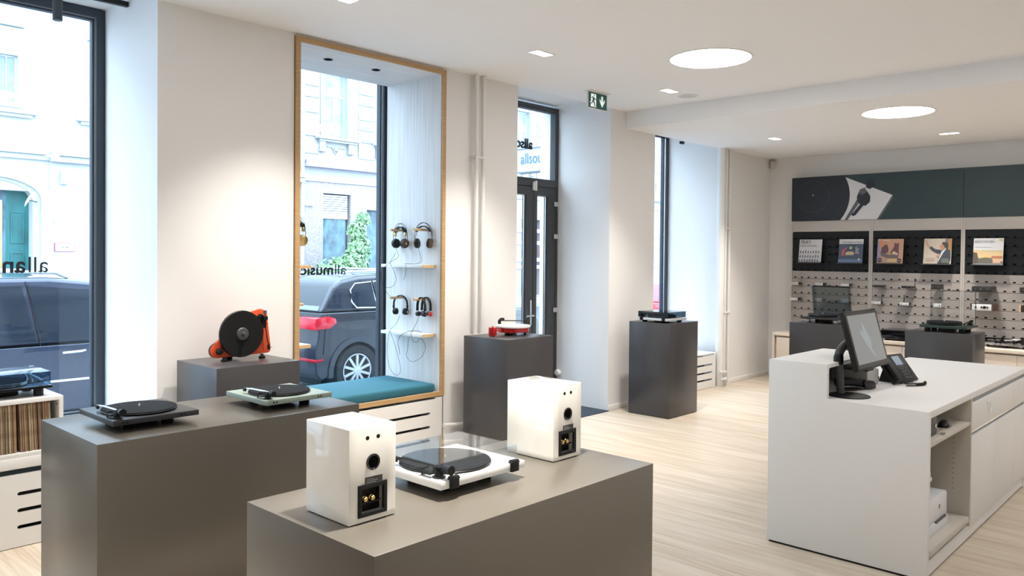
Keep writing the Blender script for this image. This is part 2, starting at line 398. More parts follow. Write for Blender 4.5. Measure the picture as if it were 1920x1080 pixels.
# ------------------------------------------------------------------ display plinths
def plinth(label, x0, x1, y0, y1, z, m):
    r = thing('display_plinth', label, 'plinth', ((x0+x1)/2, (y0+y1)/2, 0))
    a, b = (x1-x0)/2, (y1-y0)/2
    MB().box(-a, a, -b, b, .006, z).build('body', m, r, bev=.0018)
    MB().box(-a+.02, a-.02, -b+.02, b-.02, 0, .008).build('foot_board', BLK, r)
    return r
plinth('long taupe plinth at the left carrying the black and the sage green turntable', 1.184, 2.452, 3.356, 4.04, .88, PLINTH_A)
plinth('long taupe plinth in the foreground carrying the two white speakers', 1.236, 2.522, 1.624, 2.268, .88, PLINTH_A)
plinth('grey plinth against the wall carrying the orange upright turntable', 2.220, 2.776, 4.430, 4.955, .97, PLINTH_B)
plinth('grey plinth near the street door carrying the round red turntable', 4.630, 5.204, 4.367, 4.870, .97, PLINTH_B)
plinth('free standing grey plinth right of the street door carrying the silver turntable', 6.979, 7.533, 4.316, 4.812, .97, PLINTH_B)
plinth('grey plinth behind the counter carrying the dark green turntable', 8.060, 8.512, 1.84, 2.412, .97, PLINTH_B)
plinth('grey plinth behind the monitor carrying the black turntable with raised lid', 8.190, 8.650, 3.02, 3.60, .97, PLINTH_B)

# ------------------------------------------------------------------ turntables
def tonearm(root, px, py, z, L, m_tube, m_base, ang=0, rest=True):
    """pivot at (px,py), arm runs to -y (front), z = top of the plate"""
    c, s_ = math.cos(ang), math.sin(ang)
    R = Matrix.Translation((px, py, z)) @ Matrix.Rotation(ang, 4, 'Z')
    base = MB().lathe([(.022,0),(.022,.004),(.015,.006),(.014,.026),(.010,.030)], (0,0,0), 'z', 20).box(-.013,.013,-.016,.016,.018,.036).xf(R).build('tonearm_base', m_base, root, bev=0)
    arm = MB().tube([(0,.03,.032),(0,-.03,.034),(0,-L*.75,.031),(.001,-L,.026)], .0045, 10).xf(R).build('tonearm', m_tube, root)
    MB().cyl((0,.022,.032), .0135, .036, 'y', 20).xf(R).build('counterweight', m_base, arm, bev=.002)
    MB().box(-.008,.008,-L-.036,-L+.004,.020,.028).box(-.005,.005,-L-.032,-L-.012,.010,.020).xf(R @ Matrix.Rotation(.0,4,'Z')).build('headshell', m_base, arm, bev=.0015)
    MB().tube([(.008,-L-.018,.025),(.022,-L-.022,.027)], .0013, 6).xf(R).build('finger_lift', m_base, arm)
    MB().box(.010,.028,-.07,-.010,.012,.017).cyl((.018,-.062,0),.0028,.022,'z',8).box(-.006,.022,-.068,-.056,.020,.025).xf(R).build('arm_rest', m_base, root)
    return arm
def turntable(label, loc, rz, W, D, zt, th, m_plate, pr=.152, ph=.012, pc=(.0,.0), m_plat=BLK, m_arm=METAL, m_abase=BLK, feet='round', lid=None, lid_h=.055, m_lid=ACRYL, lid_ang=0, foot_m=BLK, arm_in=.036, L=.215, mat_m=BLKM, block=True, lidD=None):
    r = thing('turntable', label, 'turntable', loc, rz)
    MB().box(-W/2, W/2, -D/2, D/2, zt-th, zt).build('plate', m_plate, r, bev=.0025)
    fx, fy = (W/2-.055, D/2-.06) if feet == 'round' else (W/2-.10, D/2-.10)
    for sx, sy in ((-1,-1),(1,-1),(-1,1),(1,1)):
        MB().lathe([(.024,0),(.026,.004),(.026,zt-th-.008),(.02,zt-th)], (sx*fx, sy*fy, 0), 'z', 20).build('foot', foot_m, r)
    if block: MB().box(-.07,.07,-.05,.05,.004,zt-th).build('motor_housing', BLK, r, bev=.004)
    p = MB().lathe([(pr-.004,0),(pr,.003),(pr,ph-.002),(pr-.003,ph)], (pc[0],pc[1],zt+.002), 'z', 64).build('platter', m_plat, r)
    MB().lathe([(pr-.003,0),(pr-.003,.003),(pr-.004,.0035)], (pc[0],pc[1],zt+.002+ph), 'z', 64).build('mat', mat_m, p)
    MB().lathe([(.0035,0),(.0035,.012),(.002,.015)], (pc[0],pc[1],zt+.004+ph), 'z', 12).build('spindle', CHROME, p)
    tonearm(r, W/2-arm_in, D/2-arm_in-.012, zt, L, m_arm, m_abase)
    if lid:
        lw, ld, tt = W/2-.006, (lidD or D-.02), .0035
        y1 = D/2-.010 if not lidD else D/2-.03; y0 = y1-ld; hh = lid_h
        R = Matrix.Translation((0, y1, zt+.004)) @ Matrix.Rotation(lid_ang, 4, 'X')
        mb = MB()
        mb.box(-lw, lw, -ld, 0, hh-tt, hh); mb.box(-lw, lw, -ld, -ld+tt, 0, hh-tt); mb.box(-lw, lw, -tt, 0, 0, hh-tt)
        mb.box(-lw, -lw+tt, -ld+tt, -tt, 0, hh-tt); mb.box(lw-tt, lw, -ld+tt, -tt, 0, hh-tt)
        mb.xf(R).build('dust_cover', m_lid, r, smooth=False)
        for sx in (-1, 1):
            MB().box(sx*(W/2-.055)-.018, sx*(W/2-.055)+.018, D/2-.008, D/2+.008, zt-th-.002, zt+.012).box(sx*(W/2-.055)-.020, sx*(W/2-.055)+.020, D/2-.010, D/2+.010, zt+.002, zt+.007).build('hinge', BLK, r, bev=.0015)
    return r
t1 = turntable('black turntable without cover on the left plinth', (1.477, 3.680, .88), PI, .372, .394, .060, .024, TTBLK, feet='inset', pr=.158, ph=.008, pc=(.005,.014), L=.205)
t2 = turntable('sage green turntable with a black felt mat on the left plinth', (2.167, 3.652, .88), PI, .372, .398, .060, .024, SAGE, feet='inset', pr=.154, ph=.008, pc=(.004,.010), L=.205)
for t in (t1, t2):
    for sx in (-.12, .13): MB().cyl((sx, .1985 if t is t2 else .1965, .048), .004, .003, 'y', 10).cyl((sx+.016, .1985 if t is t2 else .1965, .048), .004, .003, 'y', 10).build('socket', BLK, t)
t3 = turntable('white turntable under a clear cover between the two white speakers', (1.848, 2.010, .88), PI, .390, .345, .061, .026, mat('white satin plate', (.80,.80,.79), .3), pr=.158, ph=.006, pc=(.018,-.002), feet='inset', lid=True, lid_h=.046, lidD=.30, m_arm=BLK, L=.20)
turntable('silver turntable under a smoked cover on the plinth right of the street door', (7.175, 4.535, .97), PI/2, .375, .365, .046, .024, mat('silver white plate', (.70,.72,.74), .25, .3), pr=.148, ph=.020, lid=True, lid_h=.062, m_lid=SMOKE, m_arm=BLK, m_plat=GREY, L=.21, block=True)
turntable('dark green turntable with a raised clear cover on the plinth behind the counter', (8.292, 2.105, .97), -PI/2, .40, .335, .064, .026, GREENT, pr=.150, ph=.026, pc=(-.03,0), lid=True, lid_h=.050, lid_ang=-1.50, m_lid=ACRYL, m_arm=BLK, L=.2)
turntable('black turntable with a raised smoked cover behind the monitor', (8.40, 3.30, .97), -PI/2, .40, .335, .062, .020, TTBLK, pr=.150, ph=.024, pc=(-.03,0), lid=True, lid_h=.055, lid_ang=-1.38, m_lid=SMOKE, m_arm=BLK, foot_m=METAL, L=.2)
turntable('black turntable under a clear cover on the wall bench behind the monitor', (10.23, 3.07, .67), -PI/2, .43, .33, .052, .030, BLKG, pr=.145, ph=.018, lid=True, lid_h=.075, m_lid=glass('pale smoked acrylic', (.72,.74,.78), .9), m_arm=METAL, L=.2)
turntable('black and chrome turntable under a smoky cover on top of the record rack', (1.325, 5.205, .821), 0, .42, .34, .062, .016, BLKG, pr=.145, ph=.022, pc=(-.02,0), lid=True, lid_h=.075, m_lid=glass('blue smoked acrylic', (.62,.72,.80), 1.1), m_arm=METAL, m_abase=METAL, m_plat=METAL, L=.2)

# upright turntable
v = thing('upright_turntable', 'orange red upright turntable with a black platter on a grey plinth', 'turntable', (2.511, 4.705, .970))
cz = .168
out = arc(-.150,-.098+cz,.046,270,105,10)+[(-.10,.0+cz),(.02,.10+cz),(.085,.136+cz)]+arc(.142,.098+cz,.052,110,20,6)+[(.203,.02+cz),(.219,-.105+cz)]+arc(.194,-.113+cz,.025,0,-85,4)
MB().prism(out, .0, .018).build('plate', ORANGE, v, bev=.002)
MB().prism(arc(-.150,-.098+cz,.0462,270,105,10)+[(-.12,-.02+cz),(-.05,-.145+cz)], .0015, .0225).build('plate_back', BLK, v)
pl = MB().lathe([(.144,0),(.148,.004),(.148,.018),(.146,.020)], (0,-.032,cz), 'y', 72).build('platter', BLK, v)
MB().lathe([(.1455,0),(.1455,-.003),(.144,-.0035)], (0,-.032,cz), 'y', 64).build('mat', mat('black felt', (.013,.013,.014), .95, spec=.2, bump=.4, nscale=(500,500,500)), pl)
MB().lathe([(.041,0),(.041,-.004),(.036,-.010),(.012,-.013),(.012,-.030),(.011,-.036),(.001,-.038)], (0,-.035,cz), 'y', 32).build('record_clamp', GREY, pl)
MB().lathe([(.020,0),(.021,-.018),(.018,-.026),(.001,-.028)], (-.140,-.001,cz-.102), 'y', 28).build('drive_pulley', BLK, v)
for x, y in ((-.108,-.01),(.150,-.01),(-.02,.10)):
    MB().lathe([(.019,0),(.021,.003),(.021,.012),(.014,.014),(.011,.018),(.010,.028)], (x,y,0), 'z', 24).build('foot', BLK, v)
MB().box(-.06,.02,.016,.115,.020,.034).build('rear_support', BLK, v, bev=.003)
ta = MB().tube([(.157,-.034,cz+.125),(.160,-.034,cz+.05),(.172,-.036,cz-.04),(.182,-.038,cz-.085)], .0035, 10).build('tonearm', BLK, v)
MB().lathe([(.026,0),(.026,-.008),(.018,-.010),(.017,-.022)], (.142,0,cz+.092), 'y', 28).box(.144,.172,-.044,-.010,cz+.080,cz+.104).build('tonearm_bearing', BLK, v, bev=0)
MB().cyl((.157,-.034,cz+.120), .011, .022, 'z', 20).build('counterweight', GREY, ta, bev=.002)
MB().box(.142,.170,-.032,-.002,cz+.028,cz+.082).build('arm_lift', BLK, v, bev=.003)
MB().box(.176,.188,-.044,-.030,cz-.112,cz-.082).tube([(.184,-.04,cz-.10),(.206,-.04,cz-.098)],.0015,6).tube([(.172,-.04,cz-.112),(.192,-.04,cz-.075)],.002,6).build('headshell', BLK, ta)
MB().tube([(.190,-.006,cz+.050),(.176,-.010,cz+.058)], .002, 6).build('arm_lever', BLK, v)
MB().tube([(.155,-.002,cz+.03),(.166,-.0015,cz-.12)], .0012, 6).build('cable', BLK, v)

# round red turntable with separate motor
rt = thing('round_turntable', 'round red turntable with a white platter on the plinth by the street door', 'turntable', (4.99, 4.640, .970))
MB().lathe([(.136,.027),(.140,.030),(.140,.063),(.136,.066)], (0,0,0), 'z', 64).build('chassis', RED, rt)
MB().lathe([(.148,.0665),(.150,.068),(.150,.080),(.147,.083),(.001,.083)], (0,0,0), 'z', 64).build('platter', mat('white acrylic platter', (.82,.83,.82), .3), rt)
MB().lathe([(.003,.083),(.003,.092),(.001,.093)], (0,0,0), 'z', 10).build('spindle', METAL, rt)
for a in (200, 320, 80):
    x, y = .105*math.cos(math.radians(a)), .105*math.sin(math.radians(a))
    MB().lathe([(.004,0),(.014,.008),(.006,.012),(.019,.018),(.017,.026),(.010,.031)], (x,y,0), 'z', 20).build('foot', BLK, rt)
MB().box(-.05,.03,-.02,.04,.002,.012).build('weight_block', BLK, rt, bev=.002)
MB().lathe([(.032,.050),(.034,.052),(.034,.0765),(.026,.080)], (.010,.155,0), 'z', 28).box(-.02,.04,.10,.16,.036,.05).build('tonearm_base', BLK, rt)
MB().tube(spline([(.0,.155,.076),(-.006,.155,.105),(.010,.152,.122),(.040,.148,.122)]), [.014]*18+[.012], 12).build('tonearm_bearing', BLK, rt)
ar = MB().tube([(.01,.15,.112),(.10,.128,.108),(.24,.09,.102)], .005, 10).build('tonearm', GREY, rt)
MB().box(.232,.262,.076,.094,.090,.106).build('headshell', BLK, ar, bev=.002)
mo = thing('turntable_motor', 'red cylindrical motor beside the round red turntable', 'motor', (4.775, 4.672, .970))
MB().lathe([(.034,.006),(.035,.009),(.035,.072),(.032,.075)], (0,0,0), 'z', 40).build('motor_can', RED, mo)
MB().lathe([(.008,.075),(.010,.077),(.010,.084),(.007,.086)], (0,0,0), 'z', 16).build('pulley', METAL, mo)
for a in (30,150,270): MB().cyl((.024*math.cos(math.radians(a)), .024*math.sin(math.radians(a)),0), .006, .007, 'z', 10).build('foot', RED, mo)

# acrylic turntable on the wall bench, cut by the frame
at_ = thing('glossy_turntable', 'glossy black and silver turntable on the wall bench at the right edge', 'turntable', (10.32, 2.06, .67))
MB().lathe([(.17,.028),(.176,.030),(.176,.046),(.17,.048)], (0,0,0), 'z', 56).box(-.16,.02,-.26,.0,.028,.046).build('chassis', METAL, at_)
MB().lathe([(.148,.054),(.15,.056),(.15,.074),(.147,.076)], (0,0,0), 'z', 56).build('platter', BLKG, at_)
MB().lathe([(.149,.048),(.151,.050),(.151,.053),(.149,.0535)], (0,0,0), 'z', 56).build('platter_ring', CHROME, at_)
MB().lathe([(.026,.077),(.026,.082),(.014,.084),(.014,.106),(.012,.108)], (0,0,0), 'z', 20).build('record_clamp', BLK, at_)
for x, y in ((-.12,-.07),(.1,-.1),(.05,.14),(-.12,-.23),(-.1,.12)): MB().lathe([(.003,0),(.018,.018),(.018,.028)], (x,y,0), 'z', 16).build('foot', BLK, at_)
MB().lathe([(.02,.046),(.022,.05),(.022,.085),(.016,.09)], (-.06,-.215,0), 'z', 20).box(-.085,-.035,-.25,-.19,.075,.125).cyl((-.06,-.20,.10),.02,.06,'x',16).build('tonearm_base', BLK, at_)
MB().tube([(-.06,-.21,.10),(-.14,-.14,.098),(-.16,-.05,.09)], .005, 8).build('tonearm', METAL, at_)

# ------------------------------------------------------------------ speakers
def speaker(label, x, y, wd, dp, hh):
    r = thing('bookshelf_speaker', label, 'speaker', (x, y, .88))
    a, yb = wd/2, 0
    MB().slab((-a, a), (.003, hh), [(-a+.035, a-.037, .022, .108)], 0, dp).build('cabinet', SPKW, r, bev=.002)
    MB().box(-a+.01, a-.01, .01, dp-.01, 0, .004).build('foot_pad', BLK, r)
    MB().slab((-a+.031, a-.033), (.018, .112), [(-a+.044, a-.046, .030, .098)], -.004, .006).build('terminal_frame', BLK, r, bev=.002)
    tb = MB().box(-a+.035, a-.037, .030, .034, .022, .108).build('terminal_plate', BLK, r)
    for x_ in (-.022, .003):
        MB().lathe([(.0095,.030),(.0095,.010),(.0075,.008),(.0075,.002),(.005,.0)], (x_,0,.066), 'y', 20).build('binding_post', GOLD, r)
    MB().box(-a+.048, a-.052, .004, .03, .054, .058).build('terminal_ledge', BLK, r)
    MB().box(-a+.056, a-.050, -.0015, .001, .106, .130).build('label_plate', mat('label dark grey', (.05,.05,.052), .5), r)
    for k, (zz, ww) in enumerate(((.124,.026),(.119,.040),(.114,.034))): MB().box(-a+.060, -a+.060+ww, -.0021, -.0015, zz-.0009, zz+.0009).build('label_print', mat('grey print', (.35,.35,.35), .6), r)
    MB().lathe([(.0235,.001),(.0235,-.003),(.0225,-.004),(.0175,-.002),(.0165,.0005),(.0165,.001),(.0235,.001)], (.0,0,.172), 'y', 36).build('port_ring', BLKG, r)
    MB().cyl((.0,-.0008,.172), .0175, .001, 'y', 32).build('port_hole', mat('deep black', (.002,.002,.002), .9, spec=.1), r)
    for x_ in (-.020, .018): MB().cyl((x_,-.0012,hh-.032), .0062, .002, 'y', 18).build('insert_hole', BLK, r)
    for z, rr in ((.09,.062),(.205,.03)): MB().lathe([(rr,dp-.001),(rr,dp+.003),(rr-.008,dp+.004),(rr*.5,dp-.0),(.002,dp+.004)], (0,0,z), 'y', 36).build('driver', BLK, r)
    return r
speaker('glossy white speaker at the near end of the foreground plinth', 1.400, 1.848, .167, .216, .275)
speaker('glossy white speaker at the far end of the foreground plinth', 2.345, 1.893, .166, .236, .283)
# ------------------------------------------------------------------ counter
ct = thing('sales_counter', 'white laminate sales counter with raised front section and drawers', 'counter', (4.395, 1.193, 0))
CX, CY, TZ, HZ = 2.365, .857, .872, 1.062      # length, depth, table height, raised height
poly = [(0,.012),(CY,.012),(CY,HZ),(CY-.335,HZ),(CY-.335,TZ),(0,TZ)]
MB().prism(poly, 0, .034, 'x').build('end_panel', CTRW, ct, bev=.0012)
MB().box(.006, 2.36, .03, CY-.01, 0, .014).build('foot_strip', BLK, ct)
MB().box(.034, CX, 0, CY-.06, TZ-.036, TZ).build('table_top', CTRW, ct, bev=.0012)
MB().box(.0345, .79, CY-.335, CY, HZ-.022, HZ).build('raised_top', CTRW, ct, bev=.0012)
MB().box(.034, .79, CY-.020, CY, .012, HZ-.022).build('raised_front', CTRW, ct)
MB().box(.034, .79, CY-.060, CY-.0205, TZ, HZ-.022).build('raised_back', CTRIN, ct)
MB().box(.768, .79, CY-.335, CY-.061, TZ, HZ-.022).build('raised_end', CTRW, ct)
MB().box(.79, CX, CY-.085, CY-.065, .012, TZ-.036).build('front_panel', CTRW, ct)
MB().box(CX-.03, CX, .0, CY-.086, .012, TZ-.036).build('end_panel', CTRW, ct)
MB().box(.034, CX-.03, .012, .03, .012, .088).build('kick_board', CTRW, ct)
MB().box(.828, .850, 0, CY-.09, .088, TZ-.036).build('divider', CTRIN, ct)
MB().box(.034, .828, CY-.11, CY-.09, .09, TZ-.036).build('inner_back', CTRIN, ct)
MB().box(.034, .042, .002, CY-.12, .09, TZ-.036).build('inner_side', CTRIN, ct)
MB().box(.042, .828, .004, .55, .682, .702).build('shelf', CTRIN, ct, bev=.001)
MB().box(.042, .800, -.004, .55, .119, .152).build('pull_out_shelf', CTRIN, ct, bev=.001)
for k in range(13): MB().cyl((.8265, .09, .655-k*.030), .0025, .002, 'x', 8).build('shelf_hole', BLK, ct)
def front(x0, x1, z0, z1, name): return MB().box(x0+.0015, x1-.0015, .0, .018, z0, z1).build(name, CTRW, ct, bev=.001)
MB().box(.850, CX-.03, .012, .03, .600, .645).build('grip_groove', GRV, ct); MB().box(.850, CX-.03, .012, .03, .800, .836).build('grip_groove', GRV, ct)
MB().box(.850, CX-.03, .004, .02, .632, .640).build('groove_lip', METAL, ct)
d1 = front(.852, 1.93, .642, .806, 'drawer'); front(1.93, CX-.03, .642, .806, 'drawer')
xs = (.852, 1.437, 2.02, CX-.03)
for a, b in zip(xs, xs[1:]): front(a, b, .090, .612, 'door')
k = MB().cyl((1.205,-.003,.764), .009, .004, 'y', 16).box(1.203,1.262,-.010,-.006,.7635,.7665).build('drawer_key', METAL, d1)
MB().tube([(1.240,-.01,.762),(1.243,-.012,.748),(1.246,-.01,.735)], .002, 6).prism([(1.236,.735),(1.256,.735),(1.258,.722),(1.249,.712),(1.249,.692),(1.245,.692),(1.243,.712),(1.234,.722)], -.012,-.009).build('key_bunch', METAL, d1)
# things in and on the counter
ms = thing('computer_mouse', 'black curved computer mouse on the open counter shelf', 'mouse', (4.962, 1.268, .702))
MB().sphere((0,0,.004), .05, 24, 10, (.95,.62,.75)).xf(Matrix.Identity(4)).build('shell', BLKG, ms)
MB().box(-.042,.042,-.028,.028,0,.006).build('base', BLK, ms, bev=.002)
for v_ in ms.children[0].data.vertices: v_.co.z = max(v_.co.z, .001)
kb = thing('key_box', 'small dark key box with a silver key on the open counter shelf', 'box', (4.635, 1.275, .702))
MB().box(-.10,.09,-.03,.06,0,.115).build('case', GREY, kb, bev=.003)
MB().cyl((.055,-.036,.05), .011, .01, 'y', 16).build('lock', METAL, kb)
MB().tube([(.055,-.036,.045),(.07,-.05,.02),(.085,-.055,.008)], .0025, 6).cyl((.095,-.06,.004), .013, .003, 'z', 16).box(.10,.135,-.063,-.058,.003,.006).build('key', METAL, kb)
pr = thing('laser_printer', 'white laser printer on the bottom counter shelf', 'printer', (4.86, 1.41, .153))
PW = mat('printer white', (.74,.76,.80), .4)
MB().prism([(-.36,.060),(.112,.060),(.112,.178),(.10,.192),(.03,.200),(-.36,.200)], -.16, .22, 'y').build('case', PW, pr, bev=.006)
MB().box(-.36,.110,-.165,.21,.0,.058).build('paper_tray', PW, pr, bev=.004)
MB().box(-.12,.07,-.168,-.158,.054,.064).build('tray_slot', GREY, pr); MB().box(-.20,.00,-.10,.12,.198,.203).build('output_recess', BLK, pr)
MB().cyl((-.035,-.1605,.130), .0135, .002, 'y', 28).build('badge', GREY, pr)
text('badge_letters', 'hp', .020, PW, pr, (-.045,-.163,.124), (PI/2,0,0), .0004, .0003)
for i, (z, x) in enumerate(((.478,4.635),(.508,4.612))):
    tr = thing('letter_tray', ('lower' if i == 0 else 'upper')+' white letter tray above the laser printer', 'tray', (x, 1.425, z-.02), 0)
    MB().box(-.155,.0+.02,-.18,.2,0,.006).box(-.155,.02,-.18,-.172,.006,.022).box(.014,.02,-.172,.2,.006,.022).build('tray', PW, tr, bev=.001)

# monitor on a curved stand
mn = thing('monitor', 'black touch monitor on a curved metal stand on the counter', 'monitor', (4.60, 1.655, .872))
MB().lathe([(.112,0),(.113,.002),(.110,.006),(.02,.009)], (-.01,.008,0), 'z', 48).build('base', BLK, mn)
MB().tube([(.006,.062,.006),(-.001,.066,.10),(-.008,.070,.205)], [.021,.022,.024], 20).build('column', GREY, mn)
MB().lathe([(.024,.175),(.027,.177),(.027,.218),(.020,.232),(.002,.236)], (-.010,.071,0), 'z', 24).build('swivel', BLK, mn)
arm = MB().tube(spline([(-.006,.074,.205),(.012,.072,.245),(.05,.060,.280),(.10,.04,.300)]), .024, 16).build('arm', GREY, mn)
ang = -.264
R = Matrix.Translation((.175, -.010, .311)) @ Matrix.Rotation(math.radians(0),4,'Z') @ Matrix.Rotation(ang, 4, 'X')
hw, hh_ = .255, .170
mc = MB().box(-hw,hw,-.012,.016,-hh_,hh_).xf(R).build('housing', BLK, mn, bev=.003)
MB().box(-hw+.012,hw-.012,-.0135,-.0118,-hh_+.012,hh_-.012).xf(R).build('bezel', mat('black bezel', (.015,.015,.016), .3), mn)
SCR = mat('grey screen image', (.02,.02,.02), .15, emit=(.30,.31,.31), estr=.42)
MB().box(-hw+.03,hw-.03,-.0145,-.0134,-hh_+.034,hh_-.026).xf(R).build('screen', SCR, mn)
pt = MB(); pt.prism([(-.035,.115),(.01,.04),(.045,-.01),(.03,-.06),(.07,-.12),(.0,-.07),(-.04,-.03),(-.10,.035),(-.07,.055),(-.05,.04)], -.0152, -.0144)
pt.xf(R).build('screen_picture', mat('screen pale blue', (.02,.02,.02), .2, emit=(.33,.38,.40), estr=.52), mn)
MB().box(-.07,.07,.012,.04,-.07,.07).xf(R).build('mount_plate', BLK, mn, bev=.003)
cb = MB()
for k in range(7):
    rr = random.Random(k)
    cb.tube(spline([(4.468, 1.93-.02*k, .90), (4.455+rr.random()*.05, 1.90-rr.random()*.1, .96+rr.random()*.05), (4.50, 1.78+rr.random()*.08, .99-rr.random()*.06), (4.46+rr.random()*.04, 1.82, .93), (4.50+rr.random()*.03, 1.74+rr.random()*.05, .885), (4.56, 1.86, .878)]), .0035, 6)
cb = cb.build('cable_tangle', BLK, None); tag(cb, 'tangle of black cables behind the monitor stand', 'cable')
cb['kind'] = 'stuff'
# barcode scanner
sc = thing('barcode_scanner', 'black handheld barcode scanner lying by the monitor stand', 'scanner', (4.84, 1.715, .872), math.radians(-28))
MB().tube([(-.13,.01,.045),(-.06,.01,.052),(.0,.008,.044),(.06,.0,.032)], [.026,.027,.024,.022], 16).build('grip', BLK, sc)
MB().prism([(.04,.012),(.115,.004),(.122,.030),(.105,.052),(.05,.060),(.03,.045)], -.034, .034).build('head', BLKG, sc, bev=.006)
MB().box(.116,.1235,-.026,.026,.008,.027).build('scan_window', mat('amber red window', (.20,.05,.02), .2), sc)
MB().box(-.12,.03,-.03,.03,0,.012).build('cradle', BLK, sc, bev=.004)
# receipt printer
bx = thing('receipt_printer', 'pale grey receipt printer between the monitor and the desk phone', 'printer', (5.12, 1.80, .872), 0)
MB().box(-.13,.07,-.10,.10,0,.095).build('case', mat('pale grey plastic', (.52,.52,.50), .45), bx, bev=.010)
MB().box(-.125,-.02,-.098,.095,.092,.104).build('lid', GREY, bx, bev=.003); MB().box(.055,.066,-.102,-.098,.03,.045).build('button', BLK, bx)
MB().tube(spline([(.071,-.02,.03),(.10,-.05,.04),(.13,-.06,.03),(.16,-.09,.004)]), .0025, 6).build('cable', BLK, bx)
# desk phone
ph = thing('desk_phone', 'black desk phone with a small screen on the counter', 'phone', (5.330, 1.640, .872), math.radians(-12))
B30 = Matrix.Translation((0,0,.084)) @ Matrix.Rotation(math.radians(52),4,'X')
MB().box(-.085,.125,-.10,.095,.0,.020).xf(B30).build('body', BLK, ph, bev=.004)
MB().prism([(-.055,.0),(.085,.0),(.050,.10)], -.06, .10, 'x').build('stand', BLK, ph)
MB().box(-.015,.065,.015,.078,.0202,.0215).xf(B30).build('screen', mat('phone screen', (.10,.13,.18), .2, emit=(.25,.32,.42), estr=.35), ph)
kp = MB()
for i in range(3):
    for j in range(4): kp.box(-.002+i*.026, .014+i*.026, -.080+j*.021, -.068+j*.021, .0202, .0225)
for j in range(5): kp.box(.088, .106, -.080+j*.022, -.072+j*.022, .0202, .0225)
kp.xf(B30).build('keypad', GREY, ph)
MB().box(-.140,-.092,-.095,.135,.022,.046).box(-.140,-.092,-.095,-.05,.012,.024).box(-.140,-.092,.085,.135,.012,.024).xf(B30).build('handset', BLK, ph, bev=.008)
MB().box(-.145,-.085,-.10,.12,-.006,.014).xf(B30).build('handset_cradle', BLK, ph, bev=.003)
co = []
for i in range(260):
    t_ = i/259; px = -.12+.20*t_; py = -.125-.045*math.sin(t_*PI*.9); a = i*.9
    co.append((px+.0*a, py+.008*math.cos(a), .011+.008*math.sin(a)))
MB().tube(co, .002, 5).build('coiled_cord', BLK, ph)
# ------------------------------------------------------------------ wall display unit (faces -x)
UX = 10.55
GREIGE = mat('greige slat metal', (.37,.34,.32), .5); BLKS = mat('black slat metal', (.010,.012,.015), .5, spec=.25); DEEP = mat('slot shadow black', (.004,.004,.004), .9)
FRAME = mat('greige frame metal', (.47,.44,.415), .45)
un = thing('wall_display_unit', 'greige and black slotted wall display unit with a dark green header', 'display unit', (UX, 4.625, .0))
MODS = [(4.609, 3.604), (3.556, 2.551), (2.507, 1.502), (1.458, .453)]
ly = lambda y: y-4.625
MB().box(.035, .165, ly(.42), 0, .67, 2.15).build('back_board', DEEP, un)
for a, b in ((4.625,4.609),(3.604,3.581),(3.579,3.556),(2.551,2.530),(2.528,2.507),(1.502,1.481),(1.479,1.458),(.453,.43)):
    MB().box(-.004, .035, ly(b), ly(a), .67, 2.15).build('upright', FRAME, un)
for (a, b) in MODS:
    MB().box(-.001, .035, ly(b), ly(a), 2.005, 2.15).build('top_rail', FRAME, un, bev=.002)
def slat_mesh(m, nm):
    hs = [(-1.005+.028+.0935*k-.0005, -1.005+.028+.0935*k+.029, .010, .026) for k in range(11)]
    hs = [(-h[1]-1.005-(-1.005)*0 if False else -(h[1]+1.005), -(h[0]+1.005), h[2], h[3]) for h in hs]
    o = MB().slab((-1.003, -.002), (.0022, .1023), hs, 0, .012, axis='x').build(nm, m, None, smooth=False)
    return o
first = {}
for mi, (a, b) in enumerate(MODS[:3]):
    for k in range(13):
        z = 2.002-.1045*(k+1)-.001
        if z < .66: continue
        dk = k < 5; key = dk
        if key not in first: o = slat_mesh(BLKS if dk else GREIGE, 'slat'); first[key] = o
        else: o = first[key].copy(); COL.objects.link(o)
        o.parent = un; o.location = (0, ly(a), z)
HEAD = mat('dark green header board', (.020,.042,.050), .45)
hd = Box('header_board', -.012, .165, ly(2.531), ly(4.624), 2.152, 2.738, HEAD, un); Box('header_board', -.012, .165, ly(.43), ly(2.527), 2.152, 2.738, HEAD, un)
# printed picture of a record player on the header
def fl(name, pts, x, m, parent): return MB().prism(pts, x-.0012, x, 'x').build(name, m, parent, smooth=False)
HY = lambda u: -(u-1486)/ (1632-1486)*1.02       # picture coordinate to metres along the board
def hdp(pts): return [(HY(a), 2.152+(1-v)*.586) for a, v in pts]
WP = mat('print white', (.62,.63,.66), .5); PB = mat('print blue black', (.012,.018,.028), .5); PG = mat('print grey', (.10,.105,.12), .5)
fl('print_plate', hdp([(1486.5,.0),(1579,.0),(1672,.49),(1648,.999),(1486.5,.999)]), -.0125, WP, hd)
fl('print_plate_edge', hdp([(1672,.49),(1673,.55),(1650,.999),(1646,.999)]), -.0138, PG, hd)
ell = [(1519+78*math.cos(t), .45+.88*math.sin(t)) for t in [math.radians(a) for a in range(-90, 91, 6)]]
ell = [(max(1486.5,u), min(.999,max(.001,v))) for u, v in ell]
fl('print_platter', hdp([(1486.5,.001)]+[(1578,.001)]+[p for p in ell if .0011 < p[1] < .9989]+[(1580,.999),(1486.5,.999)]), -.0142, PB, hd)
rg = [(1527+32*math.cos(math.radians(a)), .45+.36*math.sin(math.radians(a))) for a in range(0,360,10)]
MB().tube([(-.0156, *p) for p in hdp(rg)], .0012, 4, closed=True).build('print_ring', PG, hd)
MB().cyl((-.0165, *hdp([(1528,.42)])[0]), .009, .002, 'x', 12).build('print_spindle', WP, hd)
fl('print_arm', hdp([(1588,.999),(1594,.999),(1618,.56),(1614,.48)]), -.0158, PG, hd)
